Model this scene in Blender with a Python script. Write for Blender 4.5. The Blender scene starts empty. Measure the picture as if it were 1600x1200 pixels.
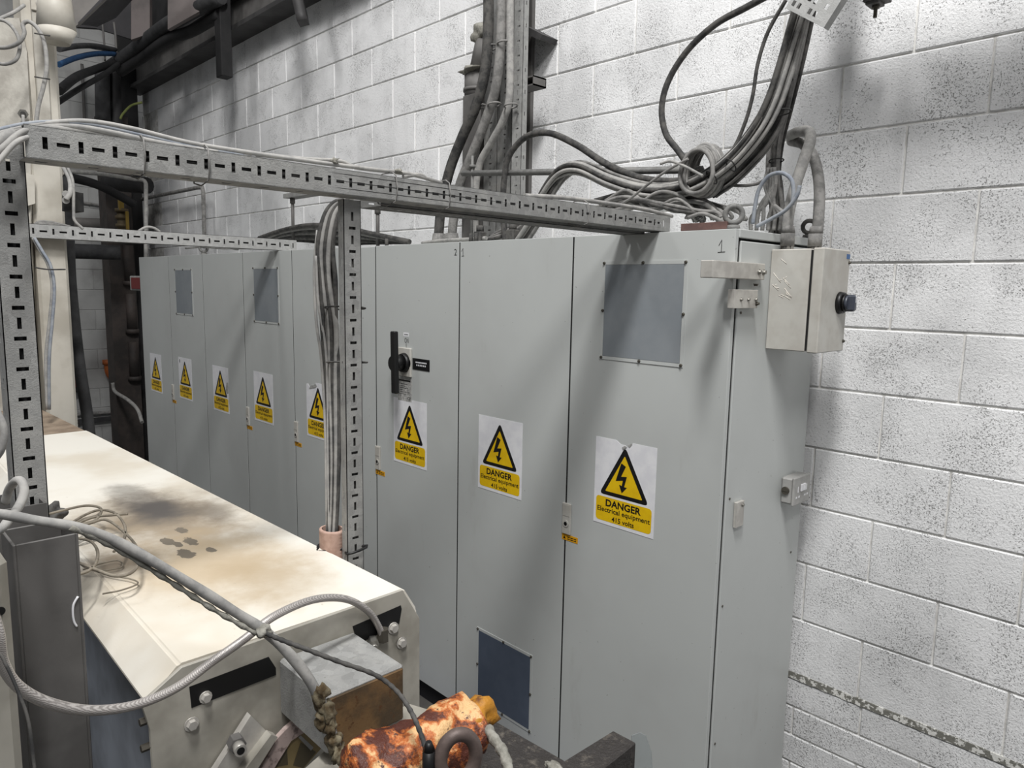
import bpy, bmesh, math, random
from mathutils import Vector, Matrix
random.seed(7)
PI = math.pi
SC = bpy.context.scene
COL = SC.collection
# ------------------------------------------------------------------ camera
F_PX, YAW, PITCH, ROLL = 1132.04, 0.80074, 0.13327, 0.01878
CAM = Vector((1.063, -1.9066, 1.9227))
_r = Vector((math.cos(YAW), math.sin(YAW), 0))
FWD = Vector((-math.sin(YAW)*math.cos(PITCH), math.cos(YAW)*math.cos(PITCH), -math.sin(PITCH)))
_u = _r.cross(FWD)
RIGHT = math.cos(ROLL)*_r + math.sin(ROLL)*_u
UP = -math.sin(ROLL)*_r + math.cos(ROLL)*_u
cd = bpy.data.cameras.new('camera'); cam = bpy.data.objects.new('camera', cd); COL.objects.link(cam)
cd.sensor_width = 36; cd.lens = 36*F_PX/1600; cd.clip_start = .02
m = Matrix.Identity(4)
for i in range(3):
    m[i][0] = RIGHT[i]; m[i][1] = UP[i]; m[i][2] = -FWD[i]; m[i][3] = CAM[i]
cam.matrix_world = m
SC.camera = cam
# ------------------------------------------------------------------ world, lights, exposure
SC.view_settings.view_transform = 'Standard'; SC.view_settings.look = 'None'
SC.view_settings.gamma = 1; SC.view_settings.use_curve_mapping = False
SC.view_settings.exposure = -0.09
w = bpy.data.worlds.new('hall_air'); SC.world = w; w.use_nodes = True
w.node_tree.nodes['Background'].inputs[0].default_value = (.93, .96, 1.0, 1)
w.node_tree.nodes['Background'].inputs[1].default_value = .20
def lamp(name, loc, size, power, target, col=(1, .992, .982)):
    l = bpy.data.lights.new(name, 'AREA'); l.shape = 'RECTANGLE'; l.size, l.size_y = size
    l.energy = power; l.color = col
    o = bpy.data.objects.new(name, l); COL.objects.link(o); o.location = loc
    o.rotation_euler = (Vector(target)-Vector(loc)).to_track_quat('-Z', 'Y').to_euler()
    return o
lamp('ceiling_lamp', (1.2, -2.2, 6.8), (.5, 1.4), 330, (0, 0, 1.6))
lamp('ceiling_lamp', (3.4, -3.4, 6.5), (.6, 1.4), 170, (0.6, 0, 1.0))
lamp('ceiling_lamp', (-3.2, -3.0, 7.0), (.6, 1.4), 78, (-3, 0, 1.6))
# ------------------------------------------------------------------ helpers
def ray(px, py):
    return FWD + RIGHT*((px-800)/F_PX) - UP*((py-600)/F_PX)
def at(px, py, x=None, y=None, z=None, d=None):
    """point of the hall seen at a pixel of the photograph, at a known plane or distance"""
    v = ray(px, py)
    if x is not None: t = (x-CAM.x)/v.x
    elif y is not None: t = (y-CAM.y)/v.y
    elif z is not None: t = (z-CAM.z)/v.z
    else: t = d
    return CAM + v*t
def lin(c):
    if isinstance(c, (int, float)): c = (c, c, c)
    return tuple(((v/12.92) if v <= .04045 else ((v+.055)/1.055)**2.4) for v in [k/255 for k in c]) + (1,)
class NT:
    def __init__(s, name):
        s.m = bpy.data.materials.new(name); s.m.use_nodes = True
        s.t = s.m.node_tree; s.b = s.t.nodes['Principled BSDF']; s.geo = None
    def n(s, typ, **kw):
        k = s.t.nodes.new(typ)
        for a, v in kw.items(): setattr(k, a, v)
        return k
    def l(s, a, b): s.t.links.new(a, b)
    def pos(s):
        if not s.geo: s.geo = s.n('ShaderNodeNewGeometry')
        return s.geo.outputs['Position']
    def noise(s, scale, detail=3, rough=.55, vec=None, stretch=None):
        k = s.n('ShaderNodeTexNoise'); k.inputs['Scale'].default_value = scale
        k.inputs['Detail'].default_value = detail; k.inputs['Roughness'].default_value = rough
        v = vec or s.pos()
        if stretch:
            mm = s.n('ShaderNodeVectorMath', operation='MULTIPLY'); mm.inputs[1].default_value = stretch
            s.l(v, mm.inputs[0]); v = mm.outputs[0]
        s.l(v, k.inputs['Vector']); return k.outputs[0]
    def ramp(s, fac, a, b, lo=0., hi=1.):
        k = s.n('ShaderNodeMapRange', interpolation_type='SMOOTHSTEP'); s.l(fac, k.inputs[0])
        for i, v in enumerate((a, b, lo, hi)): k.inputs[1+i].default_value = v
        return k.outputs[0]
    def mix(s, fac, a, b):
        k = s.n('ShaderNodeMix', data_type='RGBA')
        if hasattr(fac, 'links') or hasattr(fac, 'is_linked'): s.l(fac, k.inputs[0])
        else: k.inputs[0].default_value = fac
        for i, v in ((6, a), (7, b)):
            if isinstance(v, tuple): k.inputs[i].default_value = v
            else: s.l(v, k.inputs[i])
        return k.outputs[2]
    def math(s, op, a, b):
        k = s.n('ShaderNodeMath', operation=op)
        for i, v in ((0, a), (1, b)):
            if isinstance(v, (int, float)): k.inputs[i].default_value = v
            else: s.l(v, k.inputs[i])
        return k.outputs[0]
    def dist(s, c, sc=(1, 1, 1)):
        k = s.n('ShaderNodeVectorMath', operation='SUBTRACT'); s.l(s.pos(), k.inputs[0]); k.inputs[1].default_value = c
        q = s.n('ShaderNodeVectorMath', operation='MULTIPLY'); s.l(k.outputs[0], q.inputs[0]); q.inputs[1].default_value = sc
        e = s.n('ShaderNodeVectorMath', operation='LENGTH'); s.l(q.outputs[0], e.inputs[0]); return e.outputs['Value']
    def bump(s, h, strength=.3, distance=.002):
        k = s.n('ShaderNodeBump'); k.inputs['Strength'].default_value = strength; k.inputs['Distance'].default_value = distance
        s.l(h, k.inputs['Height']); s.l(k.outputs[0], s.b.inputs['Normal'])
    def done(s, col, rough=.6, metal=0.):
        if isinstance(col, tuple): s.b.inputs['Base Color'].default_value = col
        else: s.l(col, s.b.inputs['Base Color'])
        if isinstance(rough, (int, float)): s.b.inputs['Roughness'].default_value = rough
        else: s.l(rough, s.b.inputs['Roughness'])
        s.b.inputs['Metallic'].default_value = metal
        return s.m
def simple(name, c, rough=.6, metal=0., c2=None, scale=12, bump=0, bscale=150, stretch=None, lo=.35, hi=.65):
    k = NT(name)
    col = lin(c)
    if c2 is not None: col = k.mix(k.ramp(k.noise(scale, 4, .6, stretch=stretch), lo, hi), lin(c), lin(c2))
    if bump: k.bump(k.noise(bscale, 3), bump, .0015)
    return k.done(col, rough, metal)
# ---- materials
def block_paint(name, base, dark, pits=1.0):
    k = NT(name)
    big = k.noise(2.2, 4, .6); grain = k.noise(230, 4, .72); clump = k.noise(7, 3)
    oi = k.n('ShaderNodeObjectInfo')
    streak = k.noise(3.5, 3, .5, stretch=(2.5, 2.5, .25))
    c = k.mix(k.ramp(big, .42, .7), lin(base), lin(dark))
    c = k.mix(k.ramp(streak, .5, .75, 0, .4), c, lin(dark))
    c = k.mix(k.ramp(oi.outputs['Random'], 0, 1, 0, .22), c, lin(dark))
    th = k.math('ADD', grain, k.ramp(clump, .35, .65, -.035, .035))
    pit = k.ramp(th, .60, .65)
    c = k.mix(k.math('MULTIPLY', pit, .75*pits), c, lin((112, 110, 106)))
    h = k.math('SUBTRACT', k.math('MULTIPLY', k.noise(130, 4, .7), .6), k.math('MULTIPLY', pit, .8))
    k.bump(h, 1.0*pits, .005)
    return k.done(c, .75)
M = {}
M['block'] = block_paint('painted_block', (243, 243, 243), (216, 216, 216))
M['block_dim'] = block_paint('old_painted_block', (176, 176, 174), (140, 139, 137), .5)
M['mortar'] = simple('painted_mortar', (232, 231, 227), .8, c2=(200, 198, 194), scale=20, bump=.5, bscale=120)
M['raw_mortar'] = simple('bare_mortar', (120, 119, 112), .95, c2=(222, 221, 216), scale=62, bump=.8, bscale=160, lo=.50, hi=.56)
def cab(name, base, dark):
    k = NT(name)
    c = k.mix(k.ramp(k.noise(1.6, 4, .6), .4, .75, 0, .8), lin(base), lin(dark))
    c = k.mix(k.ramp(k.noise(60, 2, .5), .735, .76, 0, .5), c, lin((95, 92, 88)))
    c = k.mix(k.ramp(k.noise(5, 5, .7, stretch=(1, 1, .3)), .6, .8, 0, .35), c, lin((150, 147, 140)))
    k.bump(k.noise(500, 2), .05, .0005)
    return k.done(c, k.ramp(k.noise(4, 3), .3, .7, .34, .5))
M['cabinet'] = cab('cabinet_enamel', (189, 192, 190), (180, 182, 180))
M['box_enamel'] = simple('switch_box_enamel', (192, 190, 183), .5, c2=(176, 172, 164), scale=9, bump=.05)
M['vent'] = simple('vent_mesh', (138, 143, 147), .8, c2=(128, 134, 139), scale=5, bump=.3, bscale=900)
M['vent_low'] = simple('vent_mesh_blue', (82, 92, 108), .8, c2=(72, 82, 98), scale=5, bump=.3, bscale=900)
M['black'] = simple('black_plastic', (14, 14, 15), .45)
M['gap'] = simple('gap_black', (18, 18, 18), .9)
M['plinth'] = simple('plinth_black', (24, 25, 30), .6)
M['white'] = simple('sticker_white', (232, 232, 234), .45, c2=(222, 222, 226), scale=20)
M['yellow'] = simple('sticker_yellow', (232, 192, 16), .45, c2=(222, 180, 14), scale=20)
M['ink'] = simple('sticker_black', (16, 15, 15), .5)
M['amber'] = simple('amber_sticker', (222, 160, 20), .5)
M['greytear'] = simple('torn_sticker_grey', (140, 140, 138), .7, c2=(185, 184, 180), scale=90)
M['stainless'] = simple('brushed_stainless', (204, 201, 194), .38, .35, c2=(180, 176, 170), scale=15, bump=.05, bscale=400)
M['screw'] = simple('screw_metal', (150, 148, 142), .4, .7)
M['darkscrew'] = simple('dull_screw', (92, 88, 80), .55, .6)
def galv(name, a, b, dustc, dusty=.5, metal=.25):
    k = NT(name)
    v = k.n('ShaderNodeTexVoronoi'); v.inputs['Scale'].default_value = 55; k.l(k.pos(), v.inputs['Vector'])
    sep = k.n('ShaderNodeSeparateColor'); k.l(v.outputs['Color'], sep.inputs[0])
    c = k.mix(sep.outputs[0], lin(a), lin(b))
    c = k.mix(k.ramp(k.noise(14, 5, .7), .62-dusty*.4, .8, 0, .95), c, lin(dustc))
    c = k.mix(k.ramp(k.noise(220, 3, .7), .6, .72, 0, .45), c, lin((92, 90, 86)))
    k.bump(k.noise(300, 4, .75), .8, .0016)
    return k.done(c, .7, metal)
M['galv'] = galv('galvanised_dusty', (158, 158, 156), (140, 140, 138), (172, 171, 167))
M['galv_dark'] = galv('galvanised_dull', (128, 128, 126), (110, 110, 108), (140, 138, 134))
M['galv_clean'] = galv('galvanised_clean', (188, 188, 186), (172, 172, 170), (196, 195, 192), .2)
def cablem(name, c, d):
    k = NT(name)
    col = k.mix(k.ramp(k.noise(26, 4, .7), .35, .62), lin(c), lin(d))
    k.bump(k.noise(420, 3, .7), .25, .0008)
    return k.done(col, .8)
M['c_grey'] = cablem('dusty_grey_cable', (132, 131, 129), (160, 158, 154))
M['c_mid'] = cablem('dusty_mid_cable', (104, 103, 101), (138, 136, 133))
M['c_dark'] = cablem('dusty_dark_cable', (46, 46, 46), (84, 82, 79))
M['c_black'] = cablem('black_cable', (20, 20, 21), (46, 45, 44))
M['c_pale'] = cablem('pale_cable', (146, 145, 143), (166, 164, 160))
M['c_bluegrey'] = cablem('bluish_conduit', (122, 128, 138), (146, 150, 155))
M['c_blue'] = cablem('blue_hose', (24, 58, 96), (34, 72, 110))
M['c_brown'] = cablem('brown_wire', (110, 102, 90), (140, 132, 118))
M['c_green'] = cablem('green_yellow_wire', (90, 98, 46), (104, 110, 60))
M['steel'] = simple('painted_steel', (104, 102, 100), .6, .1, c2=(88, 86, 84), scale=8, bump=.1)
M['steel_dark'] = simple('dark_steel', (72, 71, 71), .6, .1, c2=(56, 55, 55), scale=6, bump=.1)
M['near_black'] = simple('black_lagging', (34, 33, 34), .75, c2=(22, 22, 23), scale=9)
M['lagging'] = simple('foam_lagging', (62, 62, 63), .8, c2=(44, 44, 45), scale=9, bump=.2)
M['brownsteel'] = simple('brown_steel', (66, 58, 54), .7, c2=(46, 42, 40), scale=7)
M['cream'] = simple('cream_machine_paint', (206, 201, 190), .5, c2=(182, 176, 164), scale=5, bump=.08)
M['cream_rough'] = simple('textured_cream_paint', (196, 192, 182), .6, c2=(160, 155, 146), scale=6, bump=.8, bscale=70)
M['brownplate'] = simple('brown_grey_plate', (104, 96, 94), .7, c2=(84, 78, 76), scale=4)
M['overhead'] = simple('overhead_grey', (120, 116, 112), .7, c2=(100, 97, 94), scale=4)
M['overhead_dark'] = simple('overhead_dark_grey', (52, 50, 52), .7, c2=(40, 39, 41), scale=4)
M['floor'] = simple('concrete_floor', (82, 80, 76), .7, c2=(64, 62, 60), scale=3, bump=.2)
M['bluefloor'] = simple('blue_painted_steel', (32, 56, 128), .6, c2=(26, 44, 100), scale=20)
M['red'] = simple('red_paint', (116, 24, 22), .5)
M['orange'] = simple('orange_plastic', (176, 96, 44), .55, c2=(150, 78, 36), scale=20)
M['yellowvalve'] = simple('yellow_valve_paint', (130, 106, 34), .6)
M['brass'] = simple('brass', (96, 84, 62), .6, .3)
M['pinkduct'] = simple('pink_ribbed_duct', (190, 160, 146), .75, c2=(170, 140, 126), scale=40)
M['pink'] = simple('pinkish_plate', (176, 158, 152), .7, c2=(120, 104, 100), scale=70, lo=.5, hi=.68)
M['khaki'] = simple('khaki_label', (128, 112, 76), .6); M['khaki_dark'] = simple('khaki_dark', (78, 70, 52), .6)
# machine cover paint with soot, flaked patches and brown dust
k = NT('machine_cover_paint')
nz = k.noise(9, 5, .65); nf = k.noise(40, 4, .7)
c = k.mix(k.ramp(k.noise(2.6, 4, .6), .42, .68, 0, .75), lin((226, 222, 212)), lin((206, 196, 178)))
def spot(c, px, py, r, colr, amt, soft=.5, sx=1., sy=1., n=.5, nn=None):
    p = at(px, py, z=1.334)
    d = k.dist((p.x, p.y, p.z), (sx, sy, 1))
    d = k.math('ADD', d, k.math('MULTIPLY', k.math('SUBTRACT', nn or nz, .5), r*n*2))
    return k.mix(k.ramp(d, r*(1-soft), r, amt, 0), c, lin(colr))
c = spot(c, 255, 810, .30, (146, 130, 108), .9, .75, .75, 1.1)
c = spot(c, 330, 880, .26, (190, 170, 140), .8, .8, .8, 1.1)
c = spot(c, 240, 795, .15, (78, 76, 76), .9, .85, .65, 1.3)
c = spot(c, 330, 800, .10, (104, 98, 90), .6, .85, .6, 1.2)
c = spot(c, 420, 900, .16, (172, 152, 122), .6, .85, .7, 1.2)
c = spot(c, 200, 770, .08, (110, 106, 100), .6, .8, .5, 1.2)
c = spot(c, 190, 880, .13, (112, 98, 80), .85, .8, 1., 1.2)
for fx, fy, fr in ((284, 828, .013), (262, 846, .015), (298, 845, .015), (290, 865, .018), (330, 858, .010), (277, 850, .010)):
    c = spot(c, fx, fy, fr*1.15, (112, 104, 92), .95, .10, .6, 1.2, .9, nf)
c = k.mix(k.ramp(k.noise(26, 5, .8, stretch=(.6, 2.2, 1)), .66, .72, 0, .45), c, lin((132, 118, 98)))
k.bump(nf, .12, .002)
M['cover'] = k.done(c, .55)
M['cover_dusty'] = simple('dusty_brown_cover', (150, 134, 116), .8, c2=(120, 104, 88), scale=9, bump=.3)
M['endplate'] = simple('machine_end_paint', (172, 168, 158), .5, c2=(142, 138, 128), scale=7, bump=.1)
M['sidepanel'] = simple('blue_grey_side', (176, 184, 196), .45, c2=(130, 136, 146), scale=4)
# rust side of the galvanised bracket
k = NT('rusty_bracket')
c = k.mix(k.ramp(k.noise(12, 4, .6), .4, .65), lin((112, 86, 54)), lin((74, 60, 42)))
c = k.mix(k.ramp(k.noise(70, 3, .7), .58, .7), c, lin((84, 56, 30)))
k.bump(k.noise(180, 4), .5, .001); M['rust'] = k.done(c, .8)
k = NT('lit_orange_crust')
na = k.noise(24, 4, .6)
c = k.mix(k.ramp(na, .42, .52), lin((84, 42, 30)), lin((188, 104, 48)))
c = k.mix(k.ramp(na, .5, .58), c, lin((222, 180, 128)))  # bright orange and cream put the strong light on the crust into its colour
c = k.mix(k.ramp(k.noise(60, 4, .7), .56, .66), c, lin((84, 50, 40)))
k.bump(k.noise(40, 5, .7), .8, .008); M['crust'] = k.done(c, .5)
k = NT('yellow_ochre_crust')
c = k.mix(k.ramp(k.noise(34, 4, .6), .45, .6), lin((176, 120, 30)), lin((104, 62, 24)))
k.bump(k.noise(60, 5), .8, .004); M['ochre'] = k.done(c, .6)
k = NT('greasy_black_plate')
c = k.mix(k.ramp(k.noise(40, 5, .75), .5, .7), lin((46, 42, 40)), lin((98, 92, 84)))
k.bump(k.noise(60, 5, .8), .9, .006); M['greasy'] = k.done(c, .5)
M['ringsteel'] = simple('brown_ring_steel', (112, 98, 92), .55, .3, c2=(92, 80, 76), scale=30, bump=.2)
M['dustclump'] = simple('grey_dust', (150, 148, 140), .95, c2=(118, 116, 108), scale=60, bump=1, bscale=200)
M['dirtyclump'] = simple('oily_dust', (120, 112, 92), .9, c2=(72, 58, 36), scale=50, bump=1, bscale=200)
k = NT('braided_steel_hose')
wv = k.n('ShaderNodeTexWave', wave_type='BANDS', bands_direction='DIAGONAL'); wv.inputs['Scale'].default_value = 240; wv.inputs['Distortion'].default_value = 3
k.l(k.pos(), wv.inputs['Vector'])
c = k.mix(wv.outputs[1], lin((150, 145, 141)), lin((204, 199, 195))); k.bump(wv.outputs[1], .25, .0006)
M['braid'] = k.done(c, .4, .45)
k = NT('clear_plastic'); k.b.inputs['Transmission Weight'].default_value = .75
M['clear'] = k.done(lin((200, 205, 205)), .25)
# ------------------------------------------------------------------ mesh helpers
WP = {}
def bm_box(bm, lo, hi, mi=0, bev=0):
    lo, hi = [min(a, b) for a, b in zip(lo, hi)], [max(a, b) for a, b in zip(lo, hi)]
    vs = [bm.verts.new((x, y, z)) for x in (lo[0], hi[0]) for y in (lo[1], hi[1]) for z in (lo[2], hi[2])]
    fs = []
    for q in ((0, 1, 3, 2), (4, 6, 7, 5), (0, 4, 5, 1), (2, 3, 7, 6), (0, 2, 6, 4), (1, 5, 7, 3)):
        f = bm.faces.new([vs[i] for i in q]); f.material_index = mi; fs.append(f)
    if bev:
        es = list({e for f in fs for e in f.edges})
        r = bmesh.ops.bevel(bm, geom=es, offset=bev, segments=1, affect='EDGES', profile=.5)
        for f in r['faces']: f.material_index = mi
    return bm
def box(lo, hi, mi=0, bev=0): return bm_box(bmesh.new(), lo, hi, mi, bev)
def bm_prism(bm, pts, ext, mi=0):
    a = [bm.verts.new(p) for p in pts]; b = [bm.verts.new(Vector(p)+Vector(ext)) for p in pts]
    n = len(pts); fs = [bm.faces.new(a), bm.faces.new(b[::-1])]
    for i in range(n): fs.append(bm.faces.new((a[i], b[i], b[(i+1) % n], a[(i+1) % n])))
    for f in fs: f.material_index = mi
    return fs
def frame(d):
    d = Vector(d).normalized(); a = Vector((0, 0, 1)) if abs(d.z) < .9 else Vector((1, 0, 0))
    u = d.cross(a).normalized(); return d, u, d.cross(u).normalized()
def bm_cyl(bm, p0, p1, r, n=12, r2=None, mi=0, smooth=True, phase=0):
    p0, p1 = Vector(p0), Vector(p1); d, u, v = frame(p1-p0); r2 = r if r2 is None else r2
    A = [bm.verts.new(p0+(u*math.cos(2*PI*i/n+phase)+v*math.sin(2*PI*i/n+phase))*r) for i in range(n)]
    B = [bm.verts.new(p1+(u*math.cos(2*PI*i/n+phase)+v*math.sin(2*PI*i/n+phase))*r2) for i in range(n)]
    for i in range(n):
        f = bm.faces.new((A[i], A[(i+1) % n], B[(i+1) % n], B[i])); f.smooth = smooth; f.material_index = mi
    for f in (bm.faces.new(A[::-1]), bm.faces.new(B)): f.material_index = mi
def spline(pts, sub=7, closed=False):
    P = [Vector(p) for p in pts]; n = len(P); out = []
    rng = range(n if closed else n-1)
    for i in rng:
        p1, p2 = P[i], P[(i+1) % n]
        p0 = P[i-1] if (closed or i > 0) else p1*2-p2
        p3 = P[(i+2) % n] if (closed or i+2 < n) else p2*2-p1
        for j in range(sub):
            t = j/sub
            out.append(.5*((2*p1)+(p2-p0)*t+(2*p0-5*p1+4*p2-p3)*t*t+(3*p1-p0-3*p2+p3)*t**3))
    if not closed: out.append(P[-1])
    return out
def bm_tube(bm, pts, r, n=8, sub=7, closed=False, mi=0, rfun=None, raw=False):
    S = [Vector(p) for p in pts] if raw else spline(pts, sub, closed); m_ = len(S); rings = []
    d, u, v = frame(S[1]-S[0])
    for i, p in enumerate(S):
        t = (S[(i+1) % m_]-S[i-1]) if (closed or 0 < i < m_-1) else (S[1]-S[0] if i == 0 else S[-1]-S[-2])
        if t.length > 1e-9: t.normalize()
        else: t = d
        u = (u-t*u.dot(t)).normalized(); v = t.cross(u); d = t
        rr = r*(rfun(i/(m_-1)) if rfun else 1)
        rings.append([bm.verts.new(p+(u*math.cos(2*PI*k_/n)+v*math.sin(2*PI*k_/n))*rr) for k_ in range(n)])
    for i in range(m_ if closed else m_-1):
        A, B = rings[i], rings[(i+1) % m_]; off = 0
        if closed and i == m_-1:
            off = min(range(n), key=lambda q: (A[0].co-B[q].co).length)
        for k_ in range(n):
            f = bm.faces.new((A[k_], A[(k_+1) % n], B[(k_+1+off) % n], B[(k_+off) % n])); f.smooth = True; f.material_index = mi
    if not closed:
        for f in (bm.faces.new(rings[0][::-1]), bm.faces.new(rings[-1])): f.material_index = mi
def bm_blob(bm, c, rx, ry, rz, seed=0, amp=.25, seg=3):
    r = bmesh.ops.create_icosphere(bm, subdivisions=seg, radius=1)
    rnd = random.Random(seed)
    ph = [(Vector((rnd.uniform(-1, 1), rnd.uniform(-1, 1), rnd.uniform(-1, 1))).normalized()*rnd.uniform(3, 9), rnd.uniform(0, 6)) for _ in range(6)]
    for v in r['verts']:
        k_ = 1+amp*sum(math.sin(v.co.dot(a)+b) for a, b in ph)/3
        v.co = Vector((v.co.x*rx*k_, v.co.y*ry*k_, v.co.z*rz*k_))+Vector(c)
    for f in r['verts'][0].link_faces: pass
    for v in r['verts']:
        for f in v.link_faces: f.smooth = True
def bm_plate_grid(bm, org, U, V, N, us, vs, hole, th, mi=0):
    """sheet of thickness th over the grid us x vs with real holes where hole(i,j) is true"""
    org, U, V, N = Vector(org), Vector(U), Vector(V), Vector(N)
    F = {}; 
    def vert(i, j, s):
        q = (i, j, s)
        if q not in F: F[q] = bm.verts.new(org+U*us[i]+V*vs[j]-N*(th*s))
        return F[q]
    nu, nv = len(us)-1, len(vs)-1
    solid = lambda i, j: 0 <= i < nu and 0 <= j < nv and not hole(i, j)
    for i in range(nu):
        for j in range(nv):
            if not solid(i, j): continue
            bm.faces.new((vert(i, j, 0), vert(i+1, j, 0), vert(i+1, j+1, 0), vert(i, j+1, 0))).material_index = mi
            bm.faces.new((vert(i, j, 1), vert(i, j+1, 1), vert(i+1, j+1, 1), vert(i+1, j, 1))).material_index = mi
            for (di, dj, a, b) in ((-1, 0, (i, j), (i, j+1)), (1, 0, (i+1, j+1), (i+1, j)), (0, -1, (i+1, j), (i, j)), (0, 1, (i, j+1), (i+1, j+1))):
                if not solid(i+di, j+dj):
                    bm.faces.new((vert(*a, 0), vert(*b, 0), vert(*b, 1), vert(*a, 1))).material_index = mi
def obj(name, bm, mats, parent=None, label=None, cat=None, group=None, kind=None, fix=True):
    if fix: bmesh.ops.recalc_face_normals(bm, faces=bm.faces)
    me = bpy.data.meshes.new(name); bm.to_mesh(me); bm.free()
    return obj_me(name, me, mats, parent, label, cat, group, kind)
def obj_me(name, me, mats, parent=None, label=None, cat=None, group=None, kind=None):
    for mm in (mats if isinstance(mats, (list, tuple)) else [mats]): me.materials.append(M[mm] if isinstance(mm, str) else mm)
    xs = [v.co for v in me.vertices]
    c = Vector(((min(v.x for v in xs)+max(v.x for v in xs))/2, (min(v.y for v in xs)+max(v.y for v in xs))/2, min(v.z for v in xs)))
    me.transform(Matrix.Translation(-c))
    return place(name, me, c, parent, label, cat, group, kind)
def place(name, me, c, parent=None, label=None, cat=None, group=None, kind=None):
    o = bpy.data.objects.new(name, me); COL.objects.link(o)
    c = Vector(c); WP[o.name] = c.copy()
    if parent is not None: o.parent = parent; c = c-WP[parent.name]
    o.location = c
    return tag(o, label, cat, group, kind)
def tag(o, label=None, cat=None, group=None, kind=None):
    for k_, v in (('label', label), ('category', cat), ('group', group), ('kind', kind)):
        if v: o[k_] = v
    return o
def thing(name, loc, label, cat, group=None, kind=None):
    o = bpy.data.objects.new(name, None); COL.objects.link(o); o.location = loc; o.empty_display_size = .05
    WP[o.name] = Vector(loc).copy(); return tag(o, label, cat, group, kind)
def repeat(src, world, parent, name=None):
    """another object sharing src's mesh, its own centre put at a world point"""
    return place(name or src.name.split('.')[0], src.data, world, parent)
def text_bm(bm, s, width, cx, cz, y, mi, bold=0., height=None, sx=None):
    cu = bpy.data.curves.new('t', 'FONT'); cu.body = s; cu.size = 1; cu.offset = bold; cu.resolution_u = 3
    ob = bpy.data.objects.new('t', cu); COL.objects.link(ob)
    dg = bpy.context.evaluated_depsgraph_get(); dg.update()
    me = bpy.data.meshes.new_from_object(ob.evaluated_get(dg))
    xs = [v.co.x for v in me.vertices]; ys = [v.co.y for v in me.vertices]
    sc = width/(max(xs)-min(xs)); sz = sc if height is None else height/(max(ys)-min(ys))
    mx = (max(xs)+min(xs))/2; my = (max(ys)+min(ys))/2
    vs = [bm.verts.new((cx+(v.co.x-mx)*sc, y, cz+(v.co.y-my)*sz)) for v in me.vertices]
    for p in me.polygons:
        try:
            f = bm.faces.new([vs[i] for i in p.vertices]); f.material_index = mi
        except ValueError: pass
    bpy.data.objects.remove(ob); bpy.data.curves.remove(cu); bpy.data.meshes.remove(me)
def cable(pts, r, mat, label, group=None, name='cable', cat='cable', n=8, sub=7, closed=False, rfun=None):
    bm = bmesh.new(); bm_tube(bm, pts, r, n, sub, closed, rfun=rfun)
    return obj(name, bm, mat, None, label, cat, group, fix=False)
def P(lst, **kw):
    """path given as pixels of the photo on one plane, or with its own plane / distance as third entry"""
    out = []
    for q in lst:
        if len(q) == 2: out.append(at(q[0], q[1], **kw))
        else: out.append(at(q[0], q[1], **({'d': q[2]} if isinstance(q[2], (int, float)) else q[2])))
    return out
# ------------------------------------------------------------------ STRUCTURE
WY = .606                      # face of the block wall
BL, BH, J = .4275, .2138, .006
obj('floor', box((-9, -6, -.1), (4, 1, 0)), 'floor', kind='structure')
wall = obj('wall_back', box((-6.8, WY+.006, 0), (2.6, WY+.25, 5.2)), 'mortar', kind='structure')
def block_mesh(w_, h_, d_, axis='y', mat='block', seed=0):
    bm = bmesh.new(); b = .0035
    if axis == 'y': bm_box(bm, (0, 0, 0), (w_, d_, h_), 0, b)
    else: bm_box(bm, (-d_, 0, 0), (0, w_, h_), 0, b)
    me = bpy.data.meshes.new('block'); bm.to_mesh(me); bm.free(); me.materials.append(M[mat]); return me
full = block_mesh(BL-J, BH-J, .03); low = block_mesh(BL-J, .109-J, .03)
def visible(p, mg=40):
    v = p-CAM; z = v.dot(FWD)
    if z < .1: return False
    x = 800+F_PX*v.dot(RIGHT)/z; y = 600-F_PX*v.dot(UP)/z
    return -mg < x < 1600+mg and -mg < y < 1200+mg
rest = bmesh.new()
rows = [(.528+i*BH, full, BH) for i in range(21)] + [(.508-.109*(i+1), low, .109) for i in range(4)]
for ri, (z0, me, hh) in enumerate(rows):
    if me is full: off = .225 if ri % 2 == 0 else .013
    else: off = [.006, .24][ri % 2]
    for ci in range(-17, 7):
        x0 = off+ci*BL
        if x0+BL > 2.58 or x0 < -6.86: continue
        if x0 < -6.8: continue
        jit = random.Random(ri*100+ci).uniform(-.0012, .0012)
        cs = [Vector((x, WY, z)) for x in (x0, x0+BL) for z in (z0, z0+hh)]
        inv = all(not visible(c) for c in cs)
        hidden = z0+hh < 2.05 and x0+BL < -.05
        if inv or hidden:
            bm_box(rest, (x0, WY+jit, z0), (x0+BL-J, WY+.03, z0+hh-J))
        else:
            place('block', me, (x0, WY+jit, z0), wall)
    xe = off-17*BL
    if xe > -6.8 : bm_box(rest, (-6.8, WY, z0), (xe-J, WY+.03, z0+hh-J))
    elif xe < -6.8: bm_box(rest, (-6.8, WY, z0), (xe+BL-J, WY+.03, z0+hh-J))
obj('block_field', rest, 'block', wall, kind='stuff')
bm = bmesh.new(); rnd = random.Random(3); x = -.3
while x < 2.5:
    x2 = x+rnd.uniform(.012, .03); t = rnd.uniform(.022, .028)
    bm_box(bm, (x, WY-.002-rnd.uniform(0, .0012), .519-t/2), (x2, WY+.01, .519+t/2)); x = x2
obj('mortar_joint', bm, 'raw_mortar', wall, 'rough unpainted mortar line')
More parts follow.
